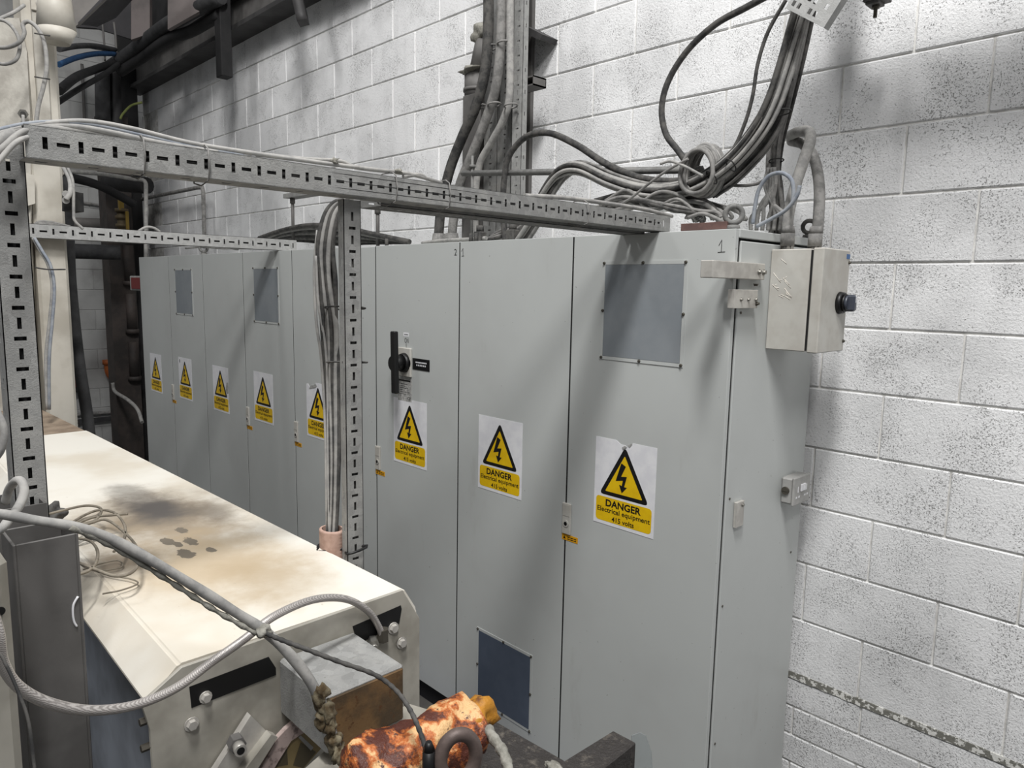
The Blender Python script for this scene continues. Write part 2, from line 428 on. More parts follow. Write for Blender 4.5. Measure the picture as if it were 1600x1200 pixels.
# far wall on the left, beyond the dark pipes
LX = -7.7
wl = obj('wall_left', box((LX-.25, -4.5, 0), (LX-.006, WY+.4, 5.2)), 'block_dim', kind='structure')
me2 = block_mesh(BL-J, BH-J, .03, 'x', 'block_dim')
rest = bmesh.new()
for ri in range(22):
    off = .1 if ri % 2 else -.11
    for ci in range(-9, 3):
        y0 = off+ci*BL
        if y0+BL > WY+.4: continue
        z0 = .1+ri*BH
        px = at(60, 400, x=LX).y
        vis = any(visible(Vector((LX, y, z))) for y in (y0, y0+BL) for z in (z0, z0+BH)) and y0+BL > -.75
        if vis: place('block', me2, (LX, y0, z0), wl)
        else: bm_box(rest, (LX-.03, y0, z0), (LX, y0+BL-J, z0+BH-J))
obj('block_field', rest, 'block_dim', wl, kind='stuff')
obj('trim_1', box((LX, -3, .38), (LX+.06, WY+.3, .42)), 'lagging', kind='structure')

# ------------------------------------------------------------------ CABINETS
TOP = 2.1
# --- warning sign template (local: x right, z up, y towards the room is negative)
def sign_bm(outline=None, tear=None):
    bm = bmesh.new(); W_, H_ = .25, .30
    pts = outline or [(0, 0), (W_, 0), (W_, H_), (0, H_)]
    bm_prism(bm, [(x, 0, z) for x, z in pts], (0, -.0008, 0), 0)
    def flat(pts, y, mi):
        f = bm.faces.new([bm.verts.new((x, y, z)) for x, z in pts]); f.material_index = mi
    def tri(cx, z0, hw, h, r, y, mi):
        c = [(cx-hw, z0), (cx+hw, z0), (cx, z0+h)]; out = []
        for i in range(3):
            p = Vector(c[i]); a = (Vector(c[i-1])-p).normalized(); b = (Vector(c[(i+1) % 3])-p).normalized()
            for k_ in range(5):
                t = k_/4; out.append(p+a*r*(1-t)**2+b*r*t**2)
        flat([tuple(q) for q in out], y, mi)
    tri(.125, .105, .102, .178, .018, -.0012, 2)
    tri(.125, .118, .077, .134, .005, -.0016, 1)
    s = [(.112, .226), (.131, .217), (.113, .180), (.137, .184), (.127, .147), (.139, .147), (.118, .124), (.106, .151), (.117, .149), (.121, .168), (.091, .161)]
    flat(s, -.0020, 2)
    pan = []; r = .012; x0, x1, z0, z1 = .010, .240, .012, .097
    for (cx, cz, a0) in ((x1-r, z1-r, 0), (x0+r, z1-r, 90), (x0+r, z0+r, 180), (x1-r, z0+r, 270)):
        for k_ in range(4): a = math.radians(a0+k_*30); pan.append((cx+r*math.cos(a), cz+r*math.sin(a)))
    flat(pan, -.0012, 1)
    text_bm(bm, 'DANGER', .146, .125, .078, -.0017, 2, .028, .0250)
    text_bm(bm, 'Electrical equipment', .218, .126, .0505, -.0017, 2, .012, .0225)
    text_bm(bm, '415 volts', .092, .126, .0255, -.0017, 2, .014, .0170)
    if tear:
        for t in tear: flat(t, -.0023, 3)
    for f in bm.faces:
        pass
    return bm
def sign_mesh(**kw):
    bm = sign_bm(**kw)
    for f in bm.faces:
        f.normal_update()
        if len(f.verts) and f.normal.y > .5 and abs(sum(v.co.y for v in f.verts)/len(f.verts)) > .0005: f.normal_flip()
    me = bpy.data.meshes.new('warning_sign'); bm.to_mesh(me); bm.free()
    for q in ('white', 'yellow', 'ink', 'greytear'): me.materials.append(M[q])
    return me
S0 = sign_mesh()
S_notch = sign_mesh(outline=[(0, 0), (.25, 0), (.25, .30), (.155, .30), (.142, .292), (.132, .284), (.124, .288), (.105, .289), (.092, .297), (.085, .30), (0, .30)],
                    tear=[[(.112, .279), (.122, .287), (.133, .285), (.124, .276), (.116, .272)], [(.134, .289), (.144, .296), (.155, .300), (.143, .285)]])
S_topleft = sign_mesh(outline=[(0, 0), (.25, 0), (.25, .30), (.10, .30), (.09, .287), (.06, .285), (.035, .27), (.02, .288), (0, .285)],
                      tear=[[(.10, .298), (.085, .285), (.055, .283), (.03, .262), (.045, .262), (.07, .268), (.10, .274), (.115, .284)]])
S_right = sign_mesh(outline=[(0, 0), (.25, 0), (.25, .05), (.243, .08), (.25, .11), (.25, .30), (0, .30)],
                    tear=[[(.205, .150), (.225, .205), (.25, .208), (.25, .14), (.22, .135)]])
def door_piece(name, x0, x1, parent):
    bm = box((x0, 0, .105), (x1, .018, TOP-.002), 0, .0012)
    return obj(name, bm, 'cabinet', parent)
# shared small meshes
def tmpl(bm, mats):
    me = bpy.data.meshes.new('t'); bmesh.ops.recalc_face_normals(bm, faces=bm.faces); bm.to_mesh(me); bm.free()
    for mm in mats: me.materials.append(M[mm])
    return me
bm = bmesh.new(); bm_cyl(bm, (0, 0, 0), (0, -.004, 0), .0055, 8, .0042); bm_cyl(bm, (0, -.004, 0), (0, -.005, 0), .0018, 6)
ME_screw = tmpl(bm, ['darkscrew'])
bm = bmesh.new(); bm_box(bm, (-.02, -.007, 0), (.02, 0, .115), 0, .002); bm_box(bm, (-.016, -.0082, .068), (.016, -.0068, .110), 0, .0005)
bm_cyl(bm, (0, -.0068, .040), (0, -.0095, .040), .013, 14); bm_cyl(bm, (0, -.0093, .040), (0, -.0102, .040), .0075, 10, mi=1)
ME_lock = tmpl(bm, ['box_enamel', 'black'])
bm = bmesh.new(); bm_box(bm, (0, -.0008, 0), (.075, 0, .022), 0)
for i in range(3):
    for j in range(2): bm_box(bm, (.026+i*.015, -.0012, .005+j*.007), (.038+i*.015, -.0006, .008+j*.007), 1)
f_ = [bm.verts.new(q) for q in ((.006, -.0012, .005), (.018, -.0012, .005), (.012, -.0012, .017))]; bm.faces.new(f_).material_index = 1
ME_amber = tmpl(bm, ['amber', 'ink'])
def lock(door, x):
    l_ = place('door_lock', ME_lock, (x, 0, 1.042), door)
    return l_
def vent(door, x0, z0, mat):
    bm = bmesh.new(); bm_box(bm, (x0, -.0025, z0), (x0+.3, 0, z0+.3), 0)
    v = obj('vent_panel', bm, mat, door, 'dark mesh vent panel' if mat == 'vent' else 'dark blue mesh vent panel')
    m_ = bmesh.new()
    for a, b in (((x0-.012, z0-.012), (x0+.312, z0-.001)), ((x0-.012, z0+.301), (x0+.312, z0+.312)), ((x0-.012, z0-.001), (x0-.001, z0+.301)), ((x0+.301, z0-.001), (x0+.312, z0+.301))):
        bm_box(m_, (a[0], -.002, a[1]), (b[0], 0, b[1]))
    obj('vent_frame', m_, 'cabinet', door)
    for i in range(3):
        for j in range(3):
            if i == 1 and j == 1: continue
            place('screw', ME_screw, (x0-.006+.156*i, -.002, z0-.006+.156*j), door)
def cabinet(x0, x1, doors, label, group=None):
    t = thing('electrical_cabinet', ((x0+x1)/2, .28, 0), label, 'cabinet', group)
    obj('body', box((x0+.002, .0215, .1), (x1-.011, .55, TOP-.03)), 'cabinet', t)
    obj('roof_panel', box((x0+.001, .019, TOP-.026), (x1-.001, .556, TOP-.001), 0, .002), 'cabinet', t)
    obj('plinth', box((x0+.01, .03, 0), (x1-.01, .54, .1)), 'plinth', t, 'black plinth under the cabinet')
    bm = box((x0+.004, .0175, .11), (x1-.004, .0215, TOP-.03))
    for a, b in doors: bm_box(bm, (a-.0033, .0009, .106), (a+.0033, .0180, TOP-.004))
    obj('door_gap_shade', bm, 'gap', t)  # black backing and strips paint in the shade of the door gaps
    return t, [door_piece('door', a+.0034, b-.0034, t) for a, b in doors]
tA, dA = cabinet(-1.2205, 0, [(-1.2205, -.6125), (-.6125, 0)], 'pale grey double-door electrical cabinet at the near right end, mesh vents on both doors')
tB, dB = cabinet(-1.8275, -1.2205, [(-1.8275, -1.2205)], 'pale grey single-door electrical cabinet carrying the black rotary isolator handle')
tD, dD = cabinet(-2.64, -2.012, [(-2.64, -2.012)], 'pale grey single-door electrical cabinet partly behind the slotted post and hanging cables')
tE, dE = cabinet(-3.89, -2.64, [(-3.89, -3.263), (-3.263, -2.64)], 'pale grey double-door cabinet in mid row, under the end of the far cable tray')
tF, dF = cabinet(-5.164, -3.89, [(-5.164, -4.523), (-4.523, -3.89)], 'pale grey double-door cabinet at the far left end of the row, with one vent')
fp = thing('filler_panel', (-1.92, .28, 0), 'narrow pale grey filler panel between the two groups of cabinets', 'panel')
obj('body', box((-2.010, .004, .105), (-1.8295, .5, TOP-.004), 0, .002), 'cabinet', fp)
obj('plinth', box((-2.010, .03, 0), (-1.83, .5, .1)), 'plinth', fp)
# side panel on the near end, recessed behind a dark reveal
obj('side_reveal', box((-.0105, .022, .1), (-.009, .553, TOP-.03)), 'gap', tA)
sp = obj('side_panel', box((-.009, .030, .108), (-.001, .556, TOP-.034), 0, .0025), 'cabinet', tA)
for y, z in ((.045, .96), (.50, 1.02), (.05, 1.86), (.05, 1.3), (.05, .5)):
    bm = bmesh.new(); bm_cyl(bm, (-.001, y, z), (.0008, y, z), .004, 8); obj('screw', bm, 'darkscrew', sp)
vent(dA[1], -.467, 1.70, 'vent'); vent(dA[0], -1.072, .200, 'vent_low')
vent(dE[1], -3.108, 1.698, 'vent'); vent(dF[1], -4.382, 1.694, 'vent')
def sign(door, me, x, z, label=None): place('warning_sign', me, (x, -.0002, z), door, label)
sign(dA[1], S_notch, -.483, 1.122, 'yellow and white danger sign torn at the top')
sign(dA[0], S0, -1.09, 1.112); sign(dB[0], S0, -1.684, 1.111)
sign(dD[0], S_topleft, -2.502, 1.098, 'danger sign with a torn grey top left corner')
sign(dE[1], S0, -3.152, 1.090); sign(dE[0], S_right, -3.775, 1.070, 'danger sign with a grey tear on its right edge')
sign(dF[1], S0, -4.398, 1.074); sign(dF[0], S0, -5.012, 1.056)
bm = bmesh.new(); bm_box(bm, (-4.370, -.0026, 1.335), (-4.362, -.0016, 1.358)); obj('paint_chip', bm, 'ink', dF[1])
for d_, x in ((dA[1], -.604), (dB[0], -1.812), (dD[0], -2.622), (dE[1], -3.243), (dF[1], -4.528)):
    lock(d_, x); place('lock_sticker', ME_amber, (x-.022, -.0003, 1.018), d_, 'small amber warning sticker')
# pen marks
def pen(door, s, w_, cx, cz, h, y=-.0006, mat='ink'):
    bm = bmesh.new(); text_bm(bm, s, w_, cx, cz, y, 0, 0, h)
    return obj('lettering', bm, mat, door, fix=False)
bm = bmesh.new()
for a, b in (((-.055, 2.052), (-.046, 2.068)), ((-.046, 2.068), (-.046, 2.034)), ((-.057, 2.033), (-.034, 2.034))):
    bm_cyl(bm, (a[0], -.0005, a[1]), (b[0], -.0005, b[1]), .0008, 6)
obj('lettering', bm, 'ink', dA[1], 'handwritten figure 1')
bm = bmesh.new()
for a, b in (((-1.208, 2.06), (-1.199, 2.072)), ((-1.199, 2.072), (-1.199, 2.043)), ((-1.207, 2.042), (-1.192, 2.042))):
    bm_cyl(bm, (a[0], -.0005, a[1]), (b[0], -.0005, b[1]), .0008, 6)
obj('lettering', bm, 'ink', dA[0], 'handwritten figure 1')
bm = bmesh.new(); text_bm(bm, '2', .016, -1.246, 2.058, -.0006, 0, 0, .026); obj('lettering', bm, 'ink', dB[0], 'handwritten figure 2', fix=False)
# isolator on door B
D = dB[0]
iso = obj('isolator_plate', box((-1.634, -.012, 1.515), (-1.541, 0, 1.645), 0, .003), 'box_enamel', D)
bm = bmesh.new(); bm_cyl(bm, (-1.585, -.010, 1.578), (-1.585, -.030, 1.578), .045, 20, .040); bm_cyl(bm, (-1.585, -.028, 1.578), (-1.585, -.075, 1.578), .034, 16)
obj('isolator_hub', bm, 'black', D)
bm = bmesh.new(); bm_box(bm, (-.0175, -.022, -.136), (.0175, 0, .136), 0, .004)
bmesh.ops.rotate(bm, verts=bm.verts, cent=(0, 0, 0), matrix=Matrix.Rotation(math.radians(-1.5), 3, 'Y'))
bmesh.ops.translate(bm, verts=bm.verts, vec=(-1.552, -.075, 1.586))
obj('isolator_handle', bm, 'black', D, 'long black isolator lever')
pen(D, 'ON', .030, -1.583, 1.677, .022); pen(D, 'I', .003, -1.585, 1.654, .020); pen(D, 'OFF', .045, -1.675, 1.588, .020)
bm = bmesh.new(); bm_box(bm, (-1.607, -.0008, 1.694), (-1.567, 0, 1.712), 0)
for i in range(4): bm_box(bm, (-1.598+i*.007, -.0012, 1.701), (-1.593+i*.007, -.0007, 1.705), 1)
obj('label_strip', bm, ['white', 'ink'], D, 'small white label')
bm = bmesh.new(); bm_box(bm, (-1.537, -.002, 1.553), (-1.415, 0, 1.603), 0)
for i in range(9): bm_box(bm, (-1.513+i*.009, -.0026, 1.583), (-1.507+i*.009, -.0018, 1.589), 1)
for i in range(6): bm_box(bm, (-1.507+i*.012, -.0026, 1.570), (-1.501+i*.012, -.0018, 1.577), 1)
obj('name_plate', bm, ['black', 'white'], D, 'black engraved name plate')
bm = bmesh.new(); bm_box(bm, (-1.648, -.0012, 1.402), (-1.545, 0, 1.505), 0)
bm_box(bm, (-1.642, -.0018, 1.492), (-1.553, -.001, 1.499), 1)
rr = random.Random(5)
for j in range(6):
    x = -1.641
    while x < -1.60+rr.random()*.045:
        l_ = rr.uniform(.004, .012); bm_box(bm, (x, -.0017, 1.478-j*.009), (x+l_, -.001, 1.4805-j*.009), 1); x += l_+.003
text_bm(bm, 'CE', .022, -1.563, 1.417, -.0018, 1, 0, .014)
obj('rating_plate', bm, ['greytear', 'ink'], D, 'grey rating plate with small print')
# --- items fixed to the near end of cabinet A
def bolt_head(parent, p, nrm, r=.007, h=.005, mat='screw'):
    bm = bmesh.new(); p = Vector(p); nrm = Vector(nrm); bm_cyl(bm, p, p+nrm*h*.35, r*1.35, 12); bm_cyl(bm, p+nrm*h*.35, p+nrm*h*1.4, r, 6, r*.9, smooth=False)
    return obj('bolt', bm, mat, parent)
hb = thing('hinge_bracket', (.02, .05, 1.95), 'longer stainless steel bracket over the nearest cabinet corner, above the shorter one', 'bracket')
ya, yb = at(1114, 412, x=.022).y, at(1196, 414, x=.022).y
bm = box((-.016, ya, 1.957), (.022, yb, 2.004), 0, .002)
obj('bracket_plate', bm, 'stainless', hb)
for y in (.105, .132): bolt_head(hb, (.022, y-.005, 1.979), (1, 0, 0), .0065, .006)
bolt_head(hb, (.012, .105, 1.945), (0, 0, -1), .006, .005, 'darkscrew')
hb2 = thing('hinge_bracket', (.02, .05, 1.87), 'short stainless steel bracket with rivets below the longer one on the nearest cabinet corner', 'bracket')
bm = box((.016, -.030, 1.874), (.020, .106, 1.927), 0, .001)
bm_box(bm, (-.0005, -.030, 1.874), (.0165, -.026, 1.927), 0, .001)
obj('bracket_plate', bm, 'stainless', hb2)
obj('bracket_block', box((0, .03, 1.877), (.016, .1, 1.921), 0, .002), 'stainless', hb2)
for y in (.008, .050, .094): bolt_head(hb2, (.020, y, 1.899), (1, 0, 0), .0045, .004)
bolt_head(hb2, (.020, .100, 1.887), (1, 0, 0), .005, .006, 'darkscrew')
# switch box
sb = thing('switch_box', (.09, .30, 1.745), 'cream-grey metal switch box with black rotary knob on the cabinet end', 'switch box')
obj('body', box((0, .211, 1.747), (.122, .385, 2.050), 0, .003), 'box_enamel', sb)
obj('lid_gasket', box((.121, .215, 1.751), (.131, .381, 2.046)), 'gap', sb)
lid = obj('lid', box((.130, .209, 1.745), (.162, .400, 2.052), 0, .003), 'box_enamel', sb)
bm = bmesh.new(); bm_cyl(bm, (.162, .345, 1.893), (.176, .345, 1.893), .034, 22, .031); bm_cyl(bm, (.176, .345, 1.893), (.184, .345, 1.893), .026, 20)
kb = obj('knob_base', bm, 'black', sb)
M['knob'] = simple('knob_blue_black', (64, 68, 78), .35)
bm = bmesh.new(); bm_box(bm, (.183, .333, 1.868), (.210, .357, 1.918), 0, .006); bm_cyl(bm, (.182, .345, 1.893), (.192, .345, 1.893), .023, 18)
kn = obj('knob', bm, 'knob', sb, 'dark grey rotary switch grip')
obj('pointer_mark', box((.2095, .343, 1.895), (.2108, .347, 1.916)), 'white', kn)
bm = bmesh.new(); bm_box(bm, (.162, .372, 2.026), (.1632, .395, 2.040))
M['logo_blue'] = simple('logo_blue', (60, 100, 150), .5); obj('logo_sticker', bm, 'logo_blue', sb, 'tiny blue logo sticker')
for z in (2.015, 1.775): bolt_head(sb, (.162, .393, z), (1, 0, 0), .004, .004, 'darkscrew')
bm = bmesh.new(); rr = random.Random(9)
for i in range(16):
    x = rr.uniform(.005, .06); z = rr.uniform(1.91, 2.03); l_ = rr.uniform(.02, .07)
    bm_cyl(bm, (x, .2108, z), (x+l_*.38, .2108, z-l_*.9+.03), .0009, 4)
M['scratch'] = simple('scratched_paint', (222, 216, 206), .6); obj('scratches', bm, 'scratch', sb, 'pale scratch marks')
# double socket on the side
M['socketgrey'] = simple('socket_grey_metal', (166, 165, 162), .5, c2=(152, 151, 148), scale=20)
so = thing('double_socket', (.02, .43, 1.22), 'metal-clad double power socket on the end panel of the nearest cabinet', 'socket')
obj('back_box', box((0, .385, 1.222), (.040, .500, 1.312), 0, .006), 'socketgrey', so)
obj('face_plate', box((.039, .380, 1.218), (.048, .505, 1.316), 0, .004), 'socketgrey', so)
for c_ in (.412, .474):
    bm = bmesh.new()
    bm_box(bm, (.048, c_-.003, 1.262), (.0488, c_+.003, 1.282)); bm_box(bm, (.048, c_-.014, 1.243), (.0488, c_-.005, 1.249)); bm_box(bm, (.048, c_+.005, 1.243), (.0488, c_+.014, 1.249))
    obj('socket_slots', bm, 'white', so, 'white socket outlet')
for c_ in (.434, .452): obj('rocker_switch', box((.048, c_-.007, 1.264), (.053, c_+.007, 1.288), 0, .001), 'white', so, 'white rocker switch')
bm = bmesh.new(); bm_cyl(bm, (.018, .3855, 1.268), (.018, .379, 1.268), .013, 16); bm_box(bm, (.008, .3775, 1.2665), (.028, .3795, 1.2695)); obj('knockout_plug', bm, 'darkscrew', so)
kt = thing('padlock_tag', (.004, .1, 1.20), 'small grey metal tag screwed to the end panel near the corner', 'plate')
obj('tag_plate', box((0, .078, 1.204), (.010, .124, 1.284), 0, .001), 'stainless', kt)
bolt_head(kt, (.010, .112, 1.272), (1, 0, 0), .005, .004)
# lifting eyes and red angle on the cabinet roof
def eye_bolt(px, py, y, label, R=.024, r=.0075, yaw=0., mat='galv_dark'):
    c0 = at(px, py, y=y); t = thing('lifting_eye', (c0.x, c0.y, TOP-.001), label, 'eye bolt')
    bm = bmesh.new(); cz = TOP+.018+R; ax = Vector((math.cos(yaw), math.sin(yaw), 0))
    bm_tube(bm, [Vector((c0.x, c0.y, cz))+ax*math.cos(a)*R+Vector((0, 0, 1))*math.sin(a)*R for a in [i*PI/6 for i in range(12)]], r, 10, 3, True)
    obj('ring', bm, mat, t)
    bm = bmesh.new(); bm_cyl(bm, (c0.x, c0.y, TOP-.001), (c0.x, c0.y, TOP+.012), .022, 14, .018); bm_cyl(bm, (c0.x, c0.y, TOP+.012), (c0.x, c0.y, TOP+.024), .012, 12)
    obj('collar', bm, mat, t)
eye_bolt(1146, 345, .04, 'grey lifting eye bolt on the nearest front corner of the cabinet roof', .024, .008, .5)
eye_bolt(1264, 362, .50, 'dark lifting eye bolt at the rear corner of the nearest cabinet roof', .020, .007, .5, 'c_dark')
eye_bolt(318, 384, .04, 'lifting eye bolt with shackle on the roof of the mid-row cabinet', .03, .009, .6)
M['redoxide'] = simple('red_oxide_steel', (108, 82, 76), .7, c2=(92, 70, 66), scale=30)
tr = obj('angle_bracket', box((-.20, .020, TOP), (-.045, .05, TOP+.022), 0, .001), 'redoxide'); tag(tr, 'red-oxide steel angle lying on the nearest cabinet roof beside the lifting eye', 'bracket')
ro = thing('roof_shackle', (-3.6, .05, TOP), 'flat steel link bar lying on the roof of the mid-row cabinet', 'shackle')
bm = bmesh.new(); bm_tube(bm, P([(330, 380), (345, 378), (362, 380), (372, 390), (352, 386), (335, 386)], y=.05), .006, 6, 4, True); obj('link', bm, 'galv', ro)
for px, py in ((736, 372), (604, 377), (744, 372)):
    c0 = at(px, py, y=.06)
    bm = bmesh.new(); bm_cyl(bm, (c0.x, c0.y, TOP-.001), (c0.x, c0.y, TOP+.035), .009, 8, .008)
    obj('roof_bolt', bm, 'c_dark', None, 'small dark bolt standing on the cabinet roofs near the thick conduits', 'bolt', 'small bolts standing on the cabinet roof edge')

# ------------------------------------------------------------------ SLOTTED TRAYS AND POSTS
def slot_channel(parent, org, U, V, N, length, width, flange, pitch, th=.0015, start=.02, mat='galv', name='web', fl=True, slot=(.007, .018), ln=.018, lw=.006):
    """web with alternating upright and lengthwise slots; flanges run back against N"""
    us = [0.]; kinds = []
    u = start; big = True
    while u+.012 < length-.01:
        if big: a, b = u-slot[0]/2, u+slot[0]/2
        else: a, b = u-ln/2, u+ln/2
        if a > us[-1]: kinds.append(0); us.append(a)
        kinds.append(1 if big else 2); us.append(b)
        u += pitch/2; big = not big
    kinds.append(0); us.append(length)
    c_ = width/2
    vs = [0, c_-slot[1]/2, c_-lw/2, c_+lw/2, c_+slot[1]/2, width]
    def hole(i, j):
        return (kinds[i] == 1 and 1 <= j <= 3) or (kinds[i] == 2 and j == 2)
    bm = bmesh.new(); bm_plate_grid(bm, org, U, V, N, us, vs, hole, th)
    w_ = obj(name, bm, mat, parent)
    if fl:
        U, V, N, org = Vector(U), Vector(V), Vector(N), Vector(org)
        for v0, nm in ((0, 'flange'), (width-th, 'flange')):
            usf = [0.]; kf = []; u = start
            while u+.02 < length:
                kf.append(0); usf.append(u-.008); kf.append(1); usf.append(u+.008); u += pitch*1.5
            kf.append(0); usf.append(length)
            ff = [0, flange*.45, flange*.6, flange]
            bm = bmesh.new(); bm_plate_grid(bm, org+V*(v0+(0 if v0 == 0 else th)), U, -N, V if v0 else -V, usf, ff, lambda i, j: kf[i] == 1 and j == 1, th)
            obj(nm, bm, mat, parent)
    return w_
# main tray: runs from the near post to the cabinet roof
def axis_dir(a, b): d = Vector(b)-Vector(a); return d.normalized(), d.length
ta, tb = Vector((-.250, -1.655, 2.101)), Vector((-.262, .055, 2.1015))
U_, L_ = axis_dir(ta, tb)
tray = thing('cable_tray', ta, 'dusty galvanised slotted cable tray running from the near post to the nearest cabinet roof', 'cable tray')
slot_channel(tray, ta, U_, (0, 0, 1), (1, 0, 0), L_, .049, .062, .0485, start=.026, mat='galv')
for yy in (-1.49, -1.385, -.99, -.845, -.36):
    bm = bmesh.new(); x = -.25
    bm_tube(bm, [(x+.002, yy, 2.098), (x+.002, yy+.001, 2.152), (x-.03, yy+.002, 2.160), (x-.063, yy, 2.152), (x-.064, yy, 2.098)], .0015, 5, 2, True)
    obj('cable_tie', bm, 'c_mid', None, 'plastic cable tie strapped round the main slotted tray', 'cable tie', 'cable ties round the main tray')
# second tray running beside it, between the middle post and the cabinets
t2 = thing('cable_tray', (-.36, -.9, 2.096), 'second slotted tray lying behind and just under the main tray', 'cable tray')
slot_channel(t2, (-.318, -.98, 2.094), (0, 1, 0), (-1, 0, 0), (0, 0, -1), .98, .085, .025, .05, start=.03, mat='galv_dark')
# middle post
mp = thing('slotted_post', (-.28, -1.08, 1.33), 'slotted galvanised upright post behind the white machine cover, with cables tied to it', 'post')
pya, pyb = at(540, 600, x=-.282).y, at(566, 600, x=-.282).y
slot_channel(mp, (-.282, pya, 1.0), (0, 0, 1), (0, 1, 0), (1, 0, 0), 1.096, pyb-pya, .022, .048, start=.03, mat='galv', slot=(.006, .016))
# near left post
lp = thing('slotted_post', (-.30, -1.67, 1.5), 'slotted galvanised upright post at the left edge of the photo', 'post')
slot_channel(lp, (-.300, -1.692, 1.2), (0, 0, 1), (0, 1, 0), (1, 0, 0), .935, .045, .05, .0485, start=.045, mat='galv', slot=(.0065, .017))
# far tray
ft = thing('cable_tray', (-2.78, -1.18, 2.1), 'small clean slotted cable tray reaching from the white machine column to the mid-row cabinet roof', 'cable tray')
slot_channel(ft, (-2.79, -1.19, 2.1), (0, 1, 0), (0, 0, 1), (1, 0, 0), 1.30, .062, .05, .078, start=.03, mat='galv_clean', slot=(.008, .026), ln=.030, lw=.008)
# tray stub behind the middle post
ts = thing('cable_tray', (-1.7, -.1, 2.2), 'short tray piece behind the middle post, carried on two thin rods', 'cable tray')
a, b = at(452, 305, y=.25), at(600, 335, y=.25)
bm = bmesh.new(); bm_box(bm, (a.x-.02, .22, a.z-.02), (-2.35, .30, a.z+.005)); obj('tray_base', bm, 'galv', ts); zst = at(457, 308, y=.25).z
for px, py in ((457, 310), (590, 325)):
    p = at(px, py, y=.25)
    bm = bmesh.new(); bm_cyl(bm, (p.x, .25, TOP), (p.x, .25, p.z+.01), .010, 8); bm_cyl(bm, (p.x, .25, p.z-.03), (p.x, .25, p.z), .017, 6)
    obj('threaded_rod', bm, 'steel', ts)
# pinkish ribbed duct at the foot of the middle post
du = thing('ribbed_duct', (-.35, -1.09, 1.33), 'pinkish ribbed flexible duct standing at the foot of the middle post', 'duct')
dc = at(519, 850, d=1.635)
bm = bmesh.new()
def ring_pts(z, r): return [(dc.x+math.cos(a)*r, dc.y+math.sin(a)*r*.8, z) for a in [i*PI/8 for i in range(16)]]
zs = [dc.z-.16+i*.0035 for i in range(68)]; zs = [z for z in zs if z < at(518, 824, d=1.635).z]
R_ = [[bm.verts.new(q) for q in ring_pts(z, .032+(.0016 if i % 2 else 0))] for i, z in enumerate(zs)]
for i in range(len(R_)-1):
    for j in range(16): bm.faces.new((R_[i][j], R_[i][(j+1) % 16], R_[i+1][(j+1) % 16], R_[i+1][j])).smooth = True
top_ = R_[-1]; inn = [bm.verts.new(q) for q in ring_pts(zs[-1]+.0005, .0265)]; dn = [bm.verts.new(q) for q in ring_pts(zs[-1]-.06, .026)]
for j in range(16):
    bm.faces.new((top_[j], top_[(j+1) % 16], inn[(j+1) % 16], inn[j])); bm.faces.new((inn[j], inn[(j+1) % 16], dn[(j+1) % 16], dn[j]))
bm.faces.new(dn)
obj('duct_wall', bm, 'pinkduct', du)
bm = bmesh.new(); zc = at(518, 856, d=1.635).z
bm_tube(bm, [(dc.x+.036*math.cos(a)-(.0 if abs(a-PI) < 3 else 0), dc.y+.03*math.sin(a), zc+.002*math.sin(a*2)) for a in [i*PI/6+1.2 for i in range(8)]] + [(-.275, -1.05, zc+.012), (-.276, -1.10, zc+.004)], .003, 6, 4, True)
obj('strap', bm, 'black', du, 'black strap')

# ------------------------------------------------------------------ WHITE MACHINE
mc = thing('machine', (-1.2, -1.33, 0), 'long white machine with a sloped-edge metal cover, in front of the cabinets', 'machine')
CT = 1.333
def cov(x0, x1, yl, yr, ylf, yrf, zt, nm, mat):
    bm = bmesh.new()
    def prof(x, a, b): return [Vector((x, a-.052, zt-.048)), Vector((x, a, zt)), Vector((x, b, zt)), Vector((x, b+.03, zt-.05)), Vector((x, b+.03, zt-.30)), Vector((x, b+.015, zt-.30)), Vector((x, b+.015, zt-.06)), Vector((x, b-.005, zt-.015)), Vector((x, a+.005, zt-.015)), Vector((x, a-.04, zt-.055))]
    A = [bm.verts.new(p) for p in prof(x1, yl, yr)]; B = [bm.verts.new(p) for p in prof(x0, ylf, yrf)]
    n = len(A)
    for i in range(n): bm.faces.new((A[i], A[(i+1) % n], B[(i+1) % n], B[i]))
    bm.faces.new(A[::-1]); bm.faces.new(B)
    bmesh.ops.recalc_face_normals(bm, faces=bm.faces)
    es = [e for e in bm.edges if abs((e.verts[0].co-e.verts[1].co).normalized().x) > .9]
    bmesh.ops.bevel(bm, geom=es, offset=.004, segments=3, affect='EDGES')
    return obj(nm, bm, mat, mc)
cov(-2.10, -.05, -1.537, -1.112, -1.50, -1.158, CT, 'cover', 'cover')
cov(-2.84, -2.108, -1.50, -1.158, -1.50, -1.180, CT-.004, 'cover', 'cover_dusty')
obj('body', box((-2.84, -1.50, .25), (-.06, -1.14, CT-.07)), 'overhead_dark', mc)
obj('side_panel', box((-2.82, -1.54, .25), (-.075, -1.505, CT-.10), 0, .004), 'sidepanel', mc)
obj('foot', box((-2.8, -1.5, 0), (-2.6, -1.2, .25)), 'steel_dark', mc); obj('foot', box((-.35, -1.5, 0), (-.15, -1.2, .25)), 'steel_dark', mc)
